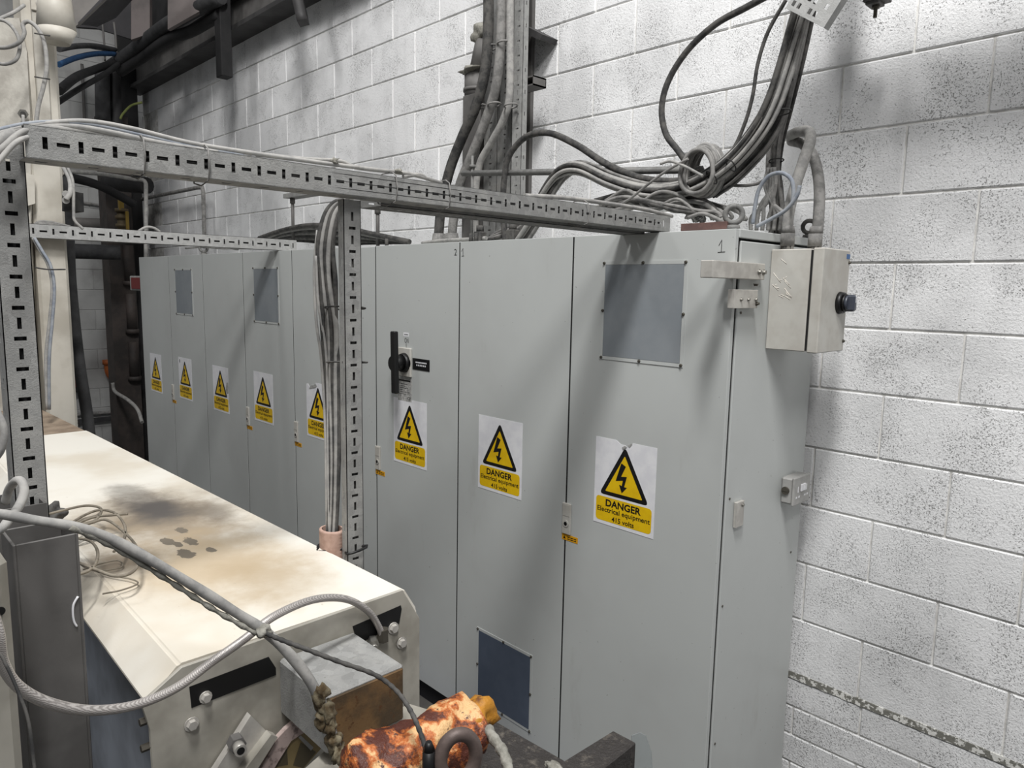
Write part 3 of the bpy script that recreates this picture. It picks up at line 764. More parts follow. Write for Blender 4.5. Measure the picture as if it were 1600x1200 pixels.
# end plate outline
ep = [(-1.537, 1.332), (-1.597, 1.296), (-1.585, 1.25), (-1.583, .95), (-1.081, .95), (-1.082, 1.267), (-1.123, 1.338)]
bm = bmesh.new(); bm_prism(bm, [(-.045, y, z) for y, z in ep], (.007, 0, 0)); bmesh.ops.bevel(bm, geom=list(bm.edges), offset=.0012, segments=1, affect='EDGES')
obj('end_plate', bm, 'endplate', mc)
bm = bmesh.new(); bm_prism(bm, [(-.0385, y, z) for y, z in ((-1.527, 1.296), (-1.397, 1.299), (-1.385, 1.275), (-1.385, 1.262), (-1.525, 1.260))], (.0015, 0, 0)); obj('opening', bm, 'black', mc, 'black slot opening')
bm = bmesh.new(); bm_prism(bm, [(-.0385, y, z) for y, z in ((-1.235, 1.300), (-1.128, 1.308), (-1.126, 1.300), (-1.132, 1.272), (-1.225, 1.262))], (.0015, 0, 0)); obj('opening', bm, 'black', mc, 'black slot opening')
for px, py, r in ((321, 1089, .0075), (299, 1131, .0085), (614, 981, .0085), (627, 1004, .0085)):
    p = at(px, py, x=-.037); bolt_head(mc, p, (1, 0, 0), r, .006, 'stainless')
for px, py in ((228, 1126), (232, 1166)):
    p = at(px, py, x=-.05); bm = bmesh.new(); bm_cyl(bm, (p.x, -1.583, p.z), (p.x, -1.597, p.z), .006, 6, smooth=False); obj('bolt', bm, 'darkscrew', mc)
# projecting galvanised box with rusty face
gb = thing('junction_box', (.04, -1.3, 1.19), 'dusty galvanised steel box with rusty front, projecting from the machine end', 'box')
bm = bmesh.new(); bm_box(bm, (-.038, -1.379, 1.190), (.118, -1.232, 1.289), 0, .004); obj('shell', bm, 'galv', gb)
obj('front_face', box((.1175, -1.376, 1.192), (.121, -1.235, 1.284), 0, .002), 'rust', gb, 'brown rusty front face')
# bracket with nut
bk = thing('clamp_bracket', (0, -1.5, 1.2), 'steel clamp bracket with a large threaded nut on the machine end plate', 'bracket')
bm = bmesh.new(); q = P([(330, 1215), (392, 1118), (424, 1150), (438, 1160), (380, 1235)], x=-.02)
bm_prism(bm, q, (-.014, 0, 0)); obj('bracket_plate', bm, 'stainless', bk)
bm = bmesh.new(); q = P([(424, 1148), (434, 1152), (378, 1240), (355, 1240)], x=-.002)
bm_prism(bm, q, (-.018, 0, 0)); obj('bracket_edge', bm, 'endplate', bk)
nc = at(372, 1166, x=0.0); nd = Vector((1, -.15, .05)).normalized()
bm = bmesh.new(); bm_cyl(bm, nc-nd*.02, nc, .0135, 6, smooth=False); obj('nut', bm, 'steel', bk)
bm = bmesh.new(); bm_cyl(bm, nc, nc+nd*.016, .0095, 16); bm_cyl(bm, nc+nd*.016, nc+nd*.0165, .0062, 12, mi=1); obj('stud', bm, ['stainless', 'black'], bk)
# round guard with pinkish rim and faded label under the box
rg = thing('round_guard', (-.0, -1.42, 1.1), 'round guard with pinkish rim and a faded khaki label below the galvanised box', 'guard')
q = P([(433, 1155), (447, 1140), (462, 1127), (480, 1115), (495, 1125), (485, 1140), (470, 1148), (455, 1158), (438, 1185), (420, 1215), (400, 1215)], x=-.015)
bm = bmesh.new(); bm_prism(bm, q, (-.01, 0, 0)); obj('rim', bm, 'pink', rg)
q = P([(453, 1157), (478, 1130), (510, 1160), (462, 1215), (420, 1215)], x=-.022)
bm = bmesh.new(); bm_prism(bm, q, (-.004, 0, 0)); lb = obj('label_plate', bm, 'khaki', rg)
for q4 in ([(422, 1192), (448, 1160), (450, 1195), (424, 1200)], [(458, 1196), (470, 1160), (494, 1175), (474, 1200)]):
    bm = bmesh.new(); bm_prism(bm, P(q4, x=-.0215), (-.001, 0, 0)); obj('label_panel', bm, 'khaki_dark', lb)
bm = bmesh.new(); bm_prism(bm, P([(466, 1152), (470, 1149), (490, 1168), (486, 1173)], x=-.0205), (-.001, 0, 0)); obj('label_text', bm, 'c_pale', lb)
# ledge plate in front of the orange part
lg = obj('drip_ledge', (lambda b_: (bm_prism(b_, P([(460, 1215), (545, 1140), (640, 1100), (690, 1115), (560, 1215)], z=1.17), (0, 0, -.01)), b_)[1])(bmesh.new()), 'endplate'); tag(lg, 'grey metal ledge below the galvanised box, behind the orange crusted roller', 'ledge')
# orange crusted roller
oc = thing('crusted_roller', (.15, -1.32, 1.1), 'roller coated in glossy burnt orange crust, lit patches painted cream, at the bottom of the photo', 'roller')
a, b = at(545, 1225, d=1.02), at(742, 1130, d=1.16)
bm = bmesh.new(); d_, u_, v_ = frame(b-a); L = (b-a).length; rings = []; rr = random.Random(4)
for i in range(29):
    t = i/28; ring = []
    for j in range(28):
        an = 2*PI*j/28
        r_ = .048*(1+.10*math.sin(3*an+t*9)+.06*math.sin(7*an+t*23)+rr.uniform(-.02, .03))*(1 if .03 < t < .97 else .6)
        ring.append(bm.verts.new(a+d_*L*t+(u_*math.cos(an)+v_*math.sin(an))*r_))
    rings.append(ring)
for i in range(28):
    for j in range(28): bm.faces.new((rings[i][j], rings[i][(j+1) % 28], rings[i+1][(j+1) % 28], rings[i+1][j])).smooth = True
bm.faces.new(rings[0]); bm.faces.new(rings[-1])
obj('crust', bm, 'crust', oc)
bm = bmesh.new(); e = at(742, 1122, d=1.15); bm_blob(bm, e, .030, .036, .028, 5, .3); obj('ochre_end', bm, 'ochre', oc, 'yellow ochre lump at the roller end')
# greasy black plate with raised block
gp = thing('greasy_plate', (.3, -1.2, 1.1), 'black greasy machine plate with a raised end block, bottom centre', 'machine part')
q = P([(775, 1128), (880, 1188), (905, 1210), (905, 1260), (600, 1260), (690, 1180), (740, 1150)], z=1.10)
bm = bmesh.new(); bm_prism(bm, q, (0, 0, -.03)); obj('plate', bm, 'greasy', gp)
A3 = [at(958, 1141, z=1.16), at(994, 1156, z=1.16)]
q = P([(958, 1141), (994, 1160), (910, 1226), (862, 1200)], z=1.17)
bm = bmesh.new(); bm_prism(bm, q, (0, 0, -.09)); bmesh.ops.bevel(bm, geom=list(bm.edges), offset=.002, segments=1, affect='EDGES'); obj('end_block', bm, 'greasy', gp)
bm = bmesh.new(); bm_blob(bm, at(865, 1198, d=1.12), .014, .01, .006, 8, .4); obj('grease_lump', bm, 'dustclump', gp)
# ring shackle
rs = thing('lifting_ring', at(720, 1200, d=.96), 'thick brown steel lifting ring standing on the orange crusted roller', 'ring')
c0 = at(716, 1184, d=.98); ax = (RIGHT*.93+FWD*.38).normalized()
bm = bmesh.new(); bm_tube(bm, [c0+ax*math.cos(q_)*.0250+Vector((0, 0, 1))*math.sin(q_)*.034 for q_ in [i*PI/8 for i in range(16)]], .0095, 12, 3, True); obj('ring_loop', bm, 'ringsteel', rs)
bm = bmesh.new(); bm_cyl(bm, c0+Vector((0, 0, -.07)), c0+Vector((0, 0, -.03)), .016, 12); obj('shank', bm, 'ringsteel', rs)
# white crusty rope-like strip
bm = bmesh.new(); bm_tube(bm, P([(762, 1138, 1.12), (772, 1155, 1.1), (786, 1175, 1.08), (794, 1200, 1.06), (800, 1225, 1.04)]), .0085, 10, 6, rfun=lambda t: .95+.10*math.sin(t*31)+.06*math.sin(t*77))
obj('dusty_strip', bm, 'dustclump', None, 'grey-white dust-crusted strip hanging beside the lifting ring', 'strip', fix=False)
# clear curved guard
cg = thing('clear_guard', at(1005, 1190, d=1.1), 'clear plastic curved guard beyond the black block at the bottom', 'guard')
bm = bmesh.new(); q = P([(985, 1240), (987, 1150), (1000, 1145), (1010, 1150), (1018, 1175), (1022, 1240)], d=1.25); bm_prism(bm, q, FWD*.003); obj('guard_sheet', bm, 'clear', cg)
# blue painted steel strip near floor
bs = obj('floor_channel', box((-2.2, -.16, 0), (-.6, -.10, .05), 0, .004), 'bluefloor'); tag(bs, 'blue painted steel strip on the floor along the cabinet plinths', 'strip')

# grey steel box sections at the lower left
gs = thing('steel_socket', (-.2, -1.69, .9), 'dull grey open-topped steel box section at the lower left with a chalk curve on it', 'steel section')
bm = bmesh.new()
def hollow(bm, x0, x1, y0, y1, z0, z1, t=.004):
    bm_box(bm, (x0, y0, z0), (x1, y0+t, z1)); bm_box(bm, (x0, y1-t, z0), (x1, y1, z1))
    bm_box(bm, (x0, y0+t, z0), (x0+t, y1-t, z1)); bm_box(bm, (x1-t, y0+t, z0), (x1, y1-t, z1))
p0, p1 = at(20, 858, x=-.15), at(122, 828, x=-.15)
hollow(bm, -.24, -.15, p0.y, p1.y, .8, (p0.z+p1.z)/2); bmesh.ops.bevel(bm, geom=list(bm.edges), offset=.001, segments=1, affect='EDGES')
obj('section', bm, 'steel', gs)
bm = bmesh.new(); bm_tube(bm, P([(122, 932), (115, 945), (114, 960), (116, 972), (120, 979)], x=-.1492), .0018, 5, 4); obj('chalk_mark', bm, 'white', gs, 'white curved chalk mark')
gs2 = thing('steel_socket', (-.3, -1.68, 1.2), 'dull grey steel socket holding the foot of the near left post', 'steel section')
p0, p1 = at(-30, 792, x=-.26), at(74, 786, x=-.26)
bm = bmesh.new(); hollow(bm, -.36, -.262, p0.y, p1.y, 1.0, p1.z); obj('section', bm, 'steel', gs2)
wp = thing('white_cover', (.0, -1.79, .9), 'cream machine guard with rounded corner at the bottom left edge', 'guard')
p1 = at(12, 870, x=-.05)
bm = bmesh.new(); bm_box(bm, (-.12, -1.95, .7), (-.05, p1.y, p1.z), 0, .01); obj('guard_body', bm, 'endplate', wp)
bm = bmesh.new(); pc = at(0, 955, x=-.0495); bm_cyl(bm, pc, pc+Vector((.001, 0, 0)), .006, 16); obj('hole', bm, 'black', wp)

# ------------------------------------------------------------------ WHITE COLUMN AND MACHINE HEAD, LEFT BACKGROUND
wc = thing('white_machine_column', (-3.0, -1.1, 0), 'tall cream-white machine column and head at the upper left', 'machine')
def quad_col(pts_top, pts_bot, ext, mat, nm, par): 
    bm = bmesh.new(); bm_prism(bm, pts_top+pts_bot, ext); bmesh.ops.bevel(bm, geom=list(bm.edges), offset=.006, segments=2, affect='EDGES'); return obj(nm, bm, mat, par)
p = at(100, 300, x=-2.86); pl = at(50, 300, x=-2.86)
obj('column', box((-3.06, pl.y, 0), (-2.86, p.y, 2.62), 0, .012), 'cream', wc)
pu, pv = at(92, 120, x=-2.95), at(40, 120, x=-2.95)
obj('upper_column', box((-3.12, pv.y, 2.4), (-2.95, pu.y, 3.6), 0, .012), 'cream', wc)
pu, pv = at(72, 60, x=-2.93), at(52, 60, x=-2.93)
obj('clamp_bar', box((-2.95, pv.y, 2.35), (-2.925, pu.y, 3.4), 0, .003), 'cream_rough', wc)
obj('clamp_plate', box((-2.925, pv.y-.003, at(60, 18, x=-2.92).z), (-2.915, pu.y+.003, 3.5), 0, .003), 'cream', wc)
bolt_head(wc, at(62, 6, x=-2.915), (1, 0, 0), .012, .012, 'stainless')
bm = bmesh.new(); r0 = at(88, 40, d=3.2)
bm_cyl(bm, r0+Vector((0, 0, -.02)), r0+Vector((0, 0, .16)), .078, 28, .06); bm_cyl(bm, r0+Vector((0, 0, -.075)), r0+Vector((0, 0, -.02)), .050, 28, .078); obj('motor_housing', bm, 'cream', wc)
pb, pd = at(-60, 28, d=3.1), at(38, 190, d=3.1)
bm = bmesh.new(); q = P([(-120, 25), (30, 28), (42, 80), (48, 200), (48, 745), (-140, 745)], d=3.25); bm_prism(bm, q, Vector((-.3, .1, 0))); obj('head_panel', bm, 'cream_rough', wc)
bm = bmesh.new(); c0 = at(36, 178, d=3.22); n_ = (CAM-c0).normalized(); bm_cyl(bm, c0, c0+n_*.02, .021, 6, smooth=False); obj('gland', bm, 'screw', wc); 
bm = bmesh.new(); bm_cyl(bm, c0+n_*.01, c0+n_*.03, .011, 10); obj('gland', bm, 'c_dark', wc)
bm = bmesh.new(); q = P([(40, 270), (54, 274), (55, 318), (42, 322)], x=-2.81); bm_prism(bm, q, Vector((-.05, 0, 0))); jb = obj('junction_box', bm, 'cream', None); tag(jb, 'small cream junction box on the white column beside the near post', 'box')
# overhead structures
oh = thing('overhead_duct', (-3.2, -.8, 3.3), 'big grey overhead duct at the top left', 'duct')
FH = Vector((FWD.x, FWD.y, 0))
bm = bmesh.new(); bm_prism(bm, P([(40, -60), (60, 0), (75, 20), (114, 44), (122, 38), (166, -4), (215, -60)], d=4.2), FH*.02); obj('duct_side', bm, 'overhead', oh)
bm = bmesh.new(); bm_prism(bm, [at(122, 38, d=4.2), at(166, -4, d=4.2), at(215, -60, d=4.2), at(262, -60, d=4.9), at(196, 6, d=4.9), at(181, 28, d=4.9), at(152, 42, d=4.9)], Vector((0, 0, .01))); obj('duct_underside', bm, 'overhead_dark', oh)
oh2 = thing('dark_plate', (-5, 0, 3.3), 'dark brown steel plates high in the corner beyond the duct', 'panel')
bm = bmesh.new(); bm_prism(bm, P([(90, 40), (150, 44), (208, 62), (208, -40), (90, -40)], d=6.0), FH*.04); obj('plate', bm, 'overhead_dark', oh2)
bm = bmesh.new(); bm_prism(bm, P([(205, -40), (205, 62), (234, 52), (234, -40)], d=5.7), FH*.04); obj('plate', bm, 'brownplate', oh2)
bm = bmesh.new(); bm_prism(bm, P([(262, -40), (262, 46), (332, 6), (332, -40)], d=5.1), FH*.04); obj('plate', bm, 'brownplate', oh2)
# beam on the back wall
bmz = 3.715
beam = thing('steel_beam', (-5, .5, bmz), 'dark grey steel channel beam fixed along the upper back wall', 'beam')
obj('lower_flange', box((-6.85, .44, bmz), (-2.6, WY, bmz+.03)), 'steel_dark', beam)
obj('web', box((-6.85, .50, bmz+.03), (-2.6, .53, bmz+.22)), 'steel', beam)
obj('upper_flange', box((-6.85, .44, bmz+.22), (-2.6, WY, bmz+.26)), 'steel_dark', beam)
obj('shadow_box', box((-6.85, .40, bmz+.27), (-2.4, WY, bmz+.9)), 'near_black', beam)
# hanging dark square rails
a = at(349, 60, y=.36)
hr = obj('hanging_rail', box((a.x-.05, .32, at(350, 122, y=.36).z), (a.x+.05, .40, 4.4), 0, .004), 'near_black'); tag(hr, 'long dark square rail end hanging in front of the beam', 'rail')
a = at(470, 10, y=.36)
bm = bmesh.new(); bm_tube(bm, P([(458, -40), (466, 0), (474, 36)], y=.36), .042, 4, 3); hr = obj('hanging_rail', bm, 'steel_dark', fix=False); tag(hr, 'short grey hanging rail end to the right of the longer one', 'rail')
# insulated pipes
g = 'black foam-lagged pipes in the far corner'
pz = dict(name='lagged_pipe', cat='pipe', n=12)
cable(P([(345, -5, 5.0), (300, 18, 5.2), (262, 38, 5.5), (225, 65, 5.8), (195, 88, 6.0), (172, 104, 6.1)]), .050, 'lagging', 'upper grey foam-lagged pipe sloping along the beam', **pz)
cable(P([(345, 22, 5.1), (300, 48, 5.4), (262, 62, 5.6), (225, 88, 5.9), (188, 112, 6.1)]), .042, 'near_black', 'darker lagged pipe just below the upper foam pipe', **pz)
cable(P([(178, 98, 6.0), (150, 108, 5.7), (120, 120, 5.2), (92, 142, 4.8)]), .030, 'near_black', 'black lagged pipe curving down towards the white column', **pz)
cable(P([(185, 100, 6.0), (160, 118, 5.7), (125, 138, 5.3), (90, 160, 4.9)]), .020, 'near_black', 'thinner black hose under the curving lagged pipe', **pz)
cable(P([(180, 84, 6.0), (150, 84, 5.7), (120, 90, 5.3), (92, 101, 5.0)]), .020, 'c_blue', 'blue hose in the dark upper left corner', name='hose', cat='hose')
cable(P([(180, 78, 6.0), (150, 72, 5.7), (120, 72, 5.3), (92, 77, 5.0)]), .020, 'lagging', 'dark pipe above the blue hose', **pz)
cable(P([(180, 80, 6.1), (150, 76, 5.8), (110, 68, 5.4)]), .008, 'c_grey', 'thin grey conduit above the blue hose', name='conduit', cat='conduit')
cable(P([(160, 105, 6.2), (160, 135, 6.2), (161, 190, 6.2)]), .060, 'lagging', 'left vertical black lagged pipe in the far corner', **pz)
cable(P([(179, 108, 6.3), (180, 150, 6.3), (182, 205, 6.3)]), .050, 'near_black', 'right vertical black lagged pipe in the far corner', **pz)
cable(P([(128, 100), (131, 160), (134, 240)], x=LX+.03), .015, 'steel', 'thin grey vertical pipe on the far left wall', name='pipe', cat='pipe')
cable(P([(222, 160, 6.2), (205, 165, 6.2), (192, 178, 6.2), (188, 186, 6.2)]), .010, 'c_green', 'green and yellow earth wire in the dark corner', name='wire', cat='wire')
cable(P([(160, 35, 6.0), (163, 70, 6.0), (164, 95, 6.0)]), .008, 'steel', 'left thin hanger rod in the upper left corner', name='hanger_rod', cat='rod')
cable(P([(178, 35, 6.0), (181, 60, 6.0), (182, 90, 6.0)]), .010, 'steel', 'right thin hanger rod in the upper left corner', name='hanger_rod', cat='rod')
cable(P([(100, 275, 5.6), (150, 288, 5.8), (190, 308, 6.0), (210, 320, 6.1)]), .035, 'near_black', 'black pipe sloping behind the white column', **pz)
cable(P([(168, 285, 6.4), (230, 290, 6.2)]), .07, 'near_black', 'fat black pipe stub in the far corner', **pz)
cable(P([(110, 268, 5.5), (160, 272, 5.7), (210, 280, 5.9), (226, 283, 5.9), (228, 300, 5.9), (228, 345, 5.9), (228, 405, 5.9)]), .016, 'c_grey', 'grey conduit bending down beside the corner of the cabinets', name='conduit', cat='conduit', sub=3)
cable(P([(112, 314), (190, 326)], x=LX+.03), .014, 'c_mid', 'thin horizontal pipe on the far left wall', name='pipe', cat='pipe')
cable(P([(105, 392, 6.0), (188, 395, 6.2)]), .062, 'lagging', 'thick dark horizontal pipe behind the far tray', **pz)
cable(P([(110, 348), (170, 350)], x=LX+.07), .055, 'overhead', 'grey horizontal pipe on the far left wall', name='pipe', cat='pipe', n=12)
bc = obj('dark_column', box((0, 0, 0), (.22, .22, 3.4)), 'brownsteel'); pc = at(190, 500, d=6.9); bc.location = (pc.x-.0, pc.y, 0); tag(bc, 'dark brown steel column in the far corner', 'column')
WP[bc.name] = bc.location.copy()
bc2 = obj('dark_column', box((0, 0, 0), (.30, .22, 3.9)), 'near_black'); pc = at(205, 500, d=7.2); bc2.location = (pc.x, pc.y, 0); tag(bc2, 'black steel column directly behind the brown one', 'column')
for i, z in enumerate((1.0, 1.45, 1.9, 2.35)):
    p = at(206, 500, d=6.85); bm = bmesh.new(); bm_cyl(bm, (p.x, p.y, z), (p.x, p.y, z+.34), .045, 12); bm_cyl(bm, (p.x, p.y, z-.03), (p.x, p.y, z+.01), .06, 12)
    obj('pipe_section', bm, 'brownsteel', None, 'dark flanged pipe lengths stacked vertically beside the brown column', 'pipe', 'dark flanged pipe lengths in the far corner')
cable(P([(104, 280, 4.2), (107, 345, 4.1), (110, 430, 4.0), (116, 500, 3.9), (124, 570, 3.8), (135, 640, 3.8), (140, 680, 3.8)]), .028, 'lagging', 'dark rubber hose leaning down beside the white column', name='hose', cat='hose', n=12)
cable(P([(166, 400), (168, 480), (171, 560)], x=LX+.03), .013, 'c_grey', 'thin vertical pipe running to the orange elbow', name='pipe', cat='pipe')
cable(P([(168, 461), (186, 461)], x=LX+.03), .012, 'c_mid', 'short horizontal pipe stub off the thin vertical pipe', name='pipe', cat='pipe')
el = thing('drain_elbow', at(175, 590, d=6.8), 'orange plastic drain elbow on the far wall', 'pipe')
bm = bmesh.new(); bm_tube(bm, P([(171, 568), (173, 582), (182, 592), (196, 594)], x=LX+.09), .055, 14, 5); obj('elbow', bm, 'orange', el, fix=False)
bm = bmesh.new(); a = at(171, 568, x=LX+.09); bm_cyl(bm, a+Vector((0, 0, -.01)), a+Vector((0, 0, .04)), .068, 16); obj('collar', bm, 'orange', el)
cable(P([(176, 598, 6.8), (180, 612, 6.8), (200, 625, 6.6), (215, 640, 6.5), (222, 660, 6.4)]), .016, 'c_grey', 'grey waste pipe below the orange elbow', name='pipe', cat='pipe')
cable(P([(118, 648), (190, 643)], x=LX+.03), .02, 'c_mid', 'low horizontal pipe on the far left wall', name='pipe', cat='pipe')
fe = thing('fire_extinguisher', at(116, 615, x=LX+.08), 'red fire extinguisher half hidden behind the white column', 'extinguisher')
a = at(112, 560, x=LX+.08); b = at(112, 604, x=LX+.08)
bm = bmesh.new(); bm_cyl(bm, b, a, .075, 18); bm_cyl(bm, a, a+Vector((0, 0, .035)), .075, 18, .025); obj('cylinder', bm, 'red', fe)
bm = bmesh.new(); bm_cyl(bm, b+Vector((0, 0, -.06)), b, .062, 18); obj('base', bm, 'black', fe)
bm = bmesh.new(); bm_cyl(bm, a+Vector((0, 0, .03)), a+Vector((0, 0, .09)), .018, 10); bm_box(bm, a+Vector((-.01, -.05, .08)), a+Vector((.01, .06, .10))); obj('valve', bm, 'black', fe)
vv = thing('gas_valve', at(190, 345, d=6.3), 'yellow-handled brass valve on pipework in the far corner', 'valve')
bm = bmesh.new(); a = at(191, 350, d=6.3); bm_cyl(bm, a+Vector((0, 0, -.12)), a+Vector((0, 0, .12)), .04, 12)
for z in (-.1, -.03, .04, .1): bm_cyl(bm, a+Vector((0, 0, z)), a+Vector((0, 0, z+.03)), .055, 12)
obj('body', bm, 'brass', vv)
bm = bmesh.new(); a = at(199, 345, d=6.25); bm_box(bm, a+Vector((-.012, -.012, -.08)), a+Vector((.012, .012, .08)), 0, .004); obj('handle', bm, 'yellowvalve', vv)
bm = bmesh.new(); a = at(189, 320, d=6.25); bm_box(bm, a+Vector((-.02, -.02, -.05)), a+Vector((.02, .02, .05)), 0, .004); obj('handle', bm, 'yellowvalve', vv)
al = thing('alarm_box', at(211, 452, d=6.0), 'small white and red call point beside the far left cabinet', 'alarm')
xa = at(205, 442, y=.03).x; za, zb = at(208, 454, y=.03).z, at(208, 431, y=.03).z
obj('body', box((xa, .02, za), (-5.165, .09, zb), 0, .006), 'c_pale', al)
obj('red_face', box((xa+.05, .014, za+.015), (-5.18, .022, zb-.015), 0, .002), 'red', al)
# pipes above the far cabinets
cable(P([(196, 318, {'y': .5}), (232, 309, {'y': .5}), (290, 297, {'y': .5}), (312, 293, {'y': .5}), (317, 297, {'y': .5}), (318, 320, {'y': .5}), (320, 388, {'y': .5})]), .017, 'c_mid', 'thin grey pipe bending down behind the far cabinets', name='pipe', cat='pipe', sub=4)
# black conduit box on the white column with its cables
cb = thing('conduit_box', at(103, 330, d=3.0), 'dark socket housing with grey plugs on the side of the white column', 'box')
bm = bmesh.new(); bm_prism(bm, P([(97, 300), (111, 298), (112, 328), (97, 330)], d=3.0), Vector((-.06, .06, 0))); obj('body', bm, 'c_black', cb)
for py in (303, 313):
    c0 = at(103, py, d=2.98); bm = bmesh.new(); bm_cyl(bm, c0, c0+(CAM-c0).normalized()*.03, .014, 12); obj('plug', bm, 'c_pale', cb)
g = 'grey cables on the white column'
cable(P([(100, 262, 3.0), (109, 280, 2.98), (110, 300, 2.96), (103, 312, 2.95)]), .010, 'c_pale', 'thicker pale cable looping into the dark socket housing', g)
cable(P([(104, 258, 2.99), (114, 285, 2.97), (115, 330, 2.97), (117, 345, 2.97), (130, 358, 2.99)]), .006, 'c_grey', 'grey cable passing behind the far tray beside the white column', g)
cable(P([(52, 372, 2.93), (62, 390, 2.93), (76, 415, 2.93), (82, 450, 2.93), (78, 500, 2.93), (72, 560, 2.93), (74, 640, 2.95)]), .007, 'c_grey', 'left grey cable running down the front of the white column', g)
cable(P([(54, 372, 2.92), (66, 392, 2.92), (79, 415, 2.92), (85, 450, 2.92), (82, 500, 2.92), (77, 560, 2.92), (77, 640, 2.95)]), .006, 'c_bluegrey', 'bluish cable running down the front of the white column', g)
bm = bmesh.new(); bm_tube(bm, P([(55, 418), (75, 421), (102, 421)], d=2.9), .003, 5, 4); obj('cable_tie', bm, 'c_dark', None, 'dark tie across the white column', 'cable tie', fix=False)
cable(P([(-10, 33, 2.9), (20, 20, 2.95), (38, 8, 3.0)]), .007, 'c_grey', 'short grey cable at the top left corner of the photo', g)
cable(P([(-10, 30, 2.9), (10, 34, 2.9), (26, 52, 2.9), (31, 72, 2.9), (26, 92, 2.9), (10, 100, 2.9), (-10, 98, 2.9)]), .007, 'c_grey', 'grey cable loop at the left edge, on the white machine head', g)
cable(P([(-10, 74, 2.9), (12, 74, 2.88), (30, 66, 2.87), (38, 52, 2.87), (36, 38, 2.87), (46, 34, 2.87), (60, 46, 2.87), (70, 70, 2.87), (73, 105, 2.87), (68, 135, 2.87), (60, 165, 2.87), (56, 195, 2.87)]), .008, 'c_grey', 'grey cable arching over and down the white column clamp', g)
cable(P([(36, 180, 2.9), (37, 200, 2.9)]), .006, 'c_pale', 'pale cable from the gland on the white machine head', g)
for py in (53, 121):
    bm = bmesh.new(); bm_tube(bm, P([(54, py-1), (66, py+1), (78, py+3)], d=2.85), .003, 5, 3); obj('cable_tie', bm, 'c_dark', None, 'dark tie holding the cable on the white column clamp, %s one' % ('upper' if py < 100 else 'lower'), 'cable tie', fix=False)

# ------------------------------------------------------------------ STEEL COLUMN ON BACK WALL, TRAYS, BOX
co = thing('steel_column', (-1.5, .55, 0), 'grey steel column standing against the back wall behind the cabinets', 'column')
xr = at(830, 150, y=.59).x
obj('web', box((xr-.085, .45, 0), (xr-.075, .60, 4.2)), 'steel', co)
obj('flange', box((xr-.16, .585, 0), (xr, WY, 4.2)), 'steel', co); obj('flange', box((xr-.16, .44, 0), (xr-.012, .452, 4.2)), 'steel', co)
g = 'vertical cable trays up the steel column'
for i, (px0, px1, yy, lab) in enumerate(((757, 778, .40, 'left vertical slotted tray behind the thick conduits'), (780, 800, .41, 'right vertical slotted tray behind the thick conduits'), (801, 816, .36, 'pale slotted angle up the front of the steel column'))):
    a, b = at(px0, 150, y=yy), at(px1, 150, y=yy)
    t = thing('cable_tray', (a.x, yy, 2.1), lab, 'cable tray')
    slot_channel(t, (a.x, yy, TOP+.002), (0, 0, 1), (1, 0, 0), (0, -1, 0), 1.6, b.x-a.x, .03, .06, mat='galv_dark' if i < 2 else 'galv')
gb2 = thing('trunking_box', (-1.75, .45, 2.1), 'tall grey metal trunking box left of the steel column', 'box')
xa = at(722, 250, y=.42).x; xb = at(758, 250, y=.42).x; zt = at(724, 150, y=.42).z
obj('shell', box((xa, .42, TOP-.0), (min(xb+.05, xr-.165), .60, zt), 0, .003), 'steel', gb2)
c0 = at(746, 110, y=.50)
sn = thing('pipe_stub', (c0.x, .5, zt), 'grey pipe stub with a crusted flange rising from the trunking box', 'pipe')
bm = bmesh.new(); bm_cyl(bm, (c0.x, .5, zt), (c0.x, .5, zt+.11), .062, 18); bm_cyl(bm, (c0.x, .5, zt+.03), (c0.x, .5, zt+.045), .068, 18); bm_cyl(bm, (c0.x+.015, .5, zt+.11), (c0.x+.04, .52, zt+.30), .052, 18, .045); obj('pipe', bm, 'steel', sn)
bm = bmesh.new(); bm_blob(bm, (c0.x-.002, .49, zt+.125), .078, .07, .018, 3, .35); bm_blob(bm, (c0.x+.03, .49, zt+.29), .04, .04, .045, 6, .35); obj('crust', bm, 'dustclump', sn)
# brackets on column
sh = thing('shelf_bracket', (-1.4, .5, 3.1), 'dark triangular steel cleat on the column, upper', 'bracket')
bm = bmesh.new(); bm_prism(bm, P([(815, 37), (848, 54), (843, 62), (815, 50)], y=.50), (0, .1, 0)); obj('plate', bm, 'steel_dark', sh)
st = thing('strut_bracket', (-1.4, .5, 2.9), 'short open strut arm sticking out of the column, lower', 'bracket')
z1 = at(830, 124, y=.45).z; xa = at(814, 130, y=.45).x; xb = at(841, 130, y=.45).x
bm = bmesh.new(); bm_box(bm, (xa, .42, z1-.002), (xb, .50, z1+.004)); bm_box(bm, (xa, .42, z1-.036), (xb, .50, z1-.030)); bm_box(bm, (xb-.004, .42, z1-.036), (xb, .50, z1+.004)); bm_box(bm, (xa, .496, z1-.036), (xb, .50, z1+.004)); obj('strut', bm, 'steel', st)
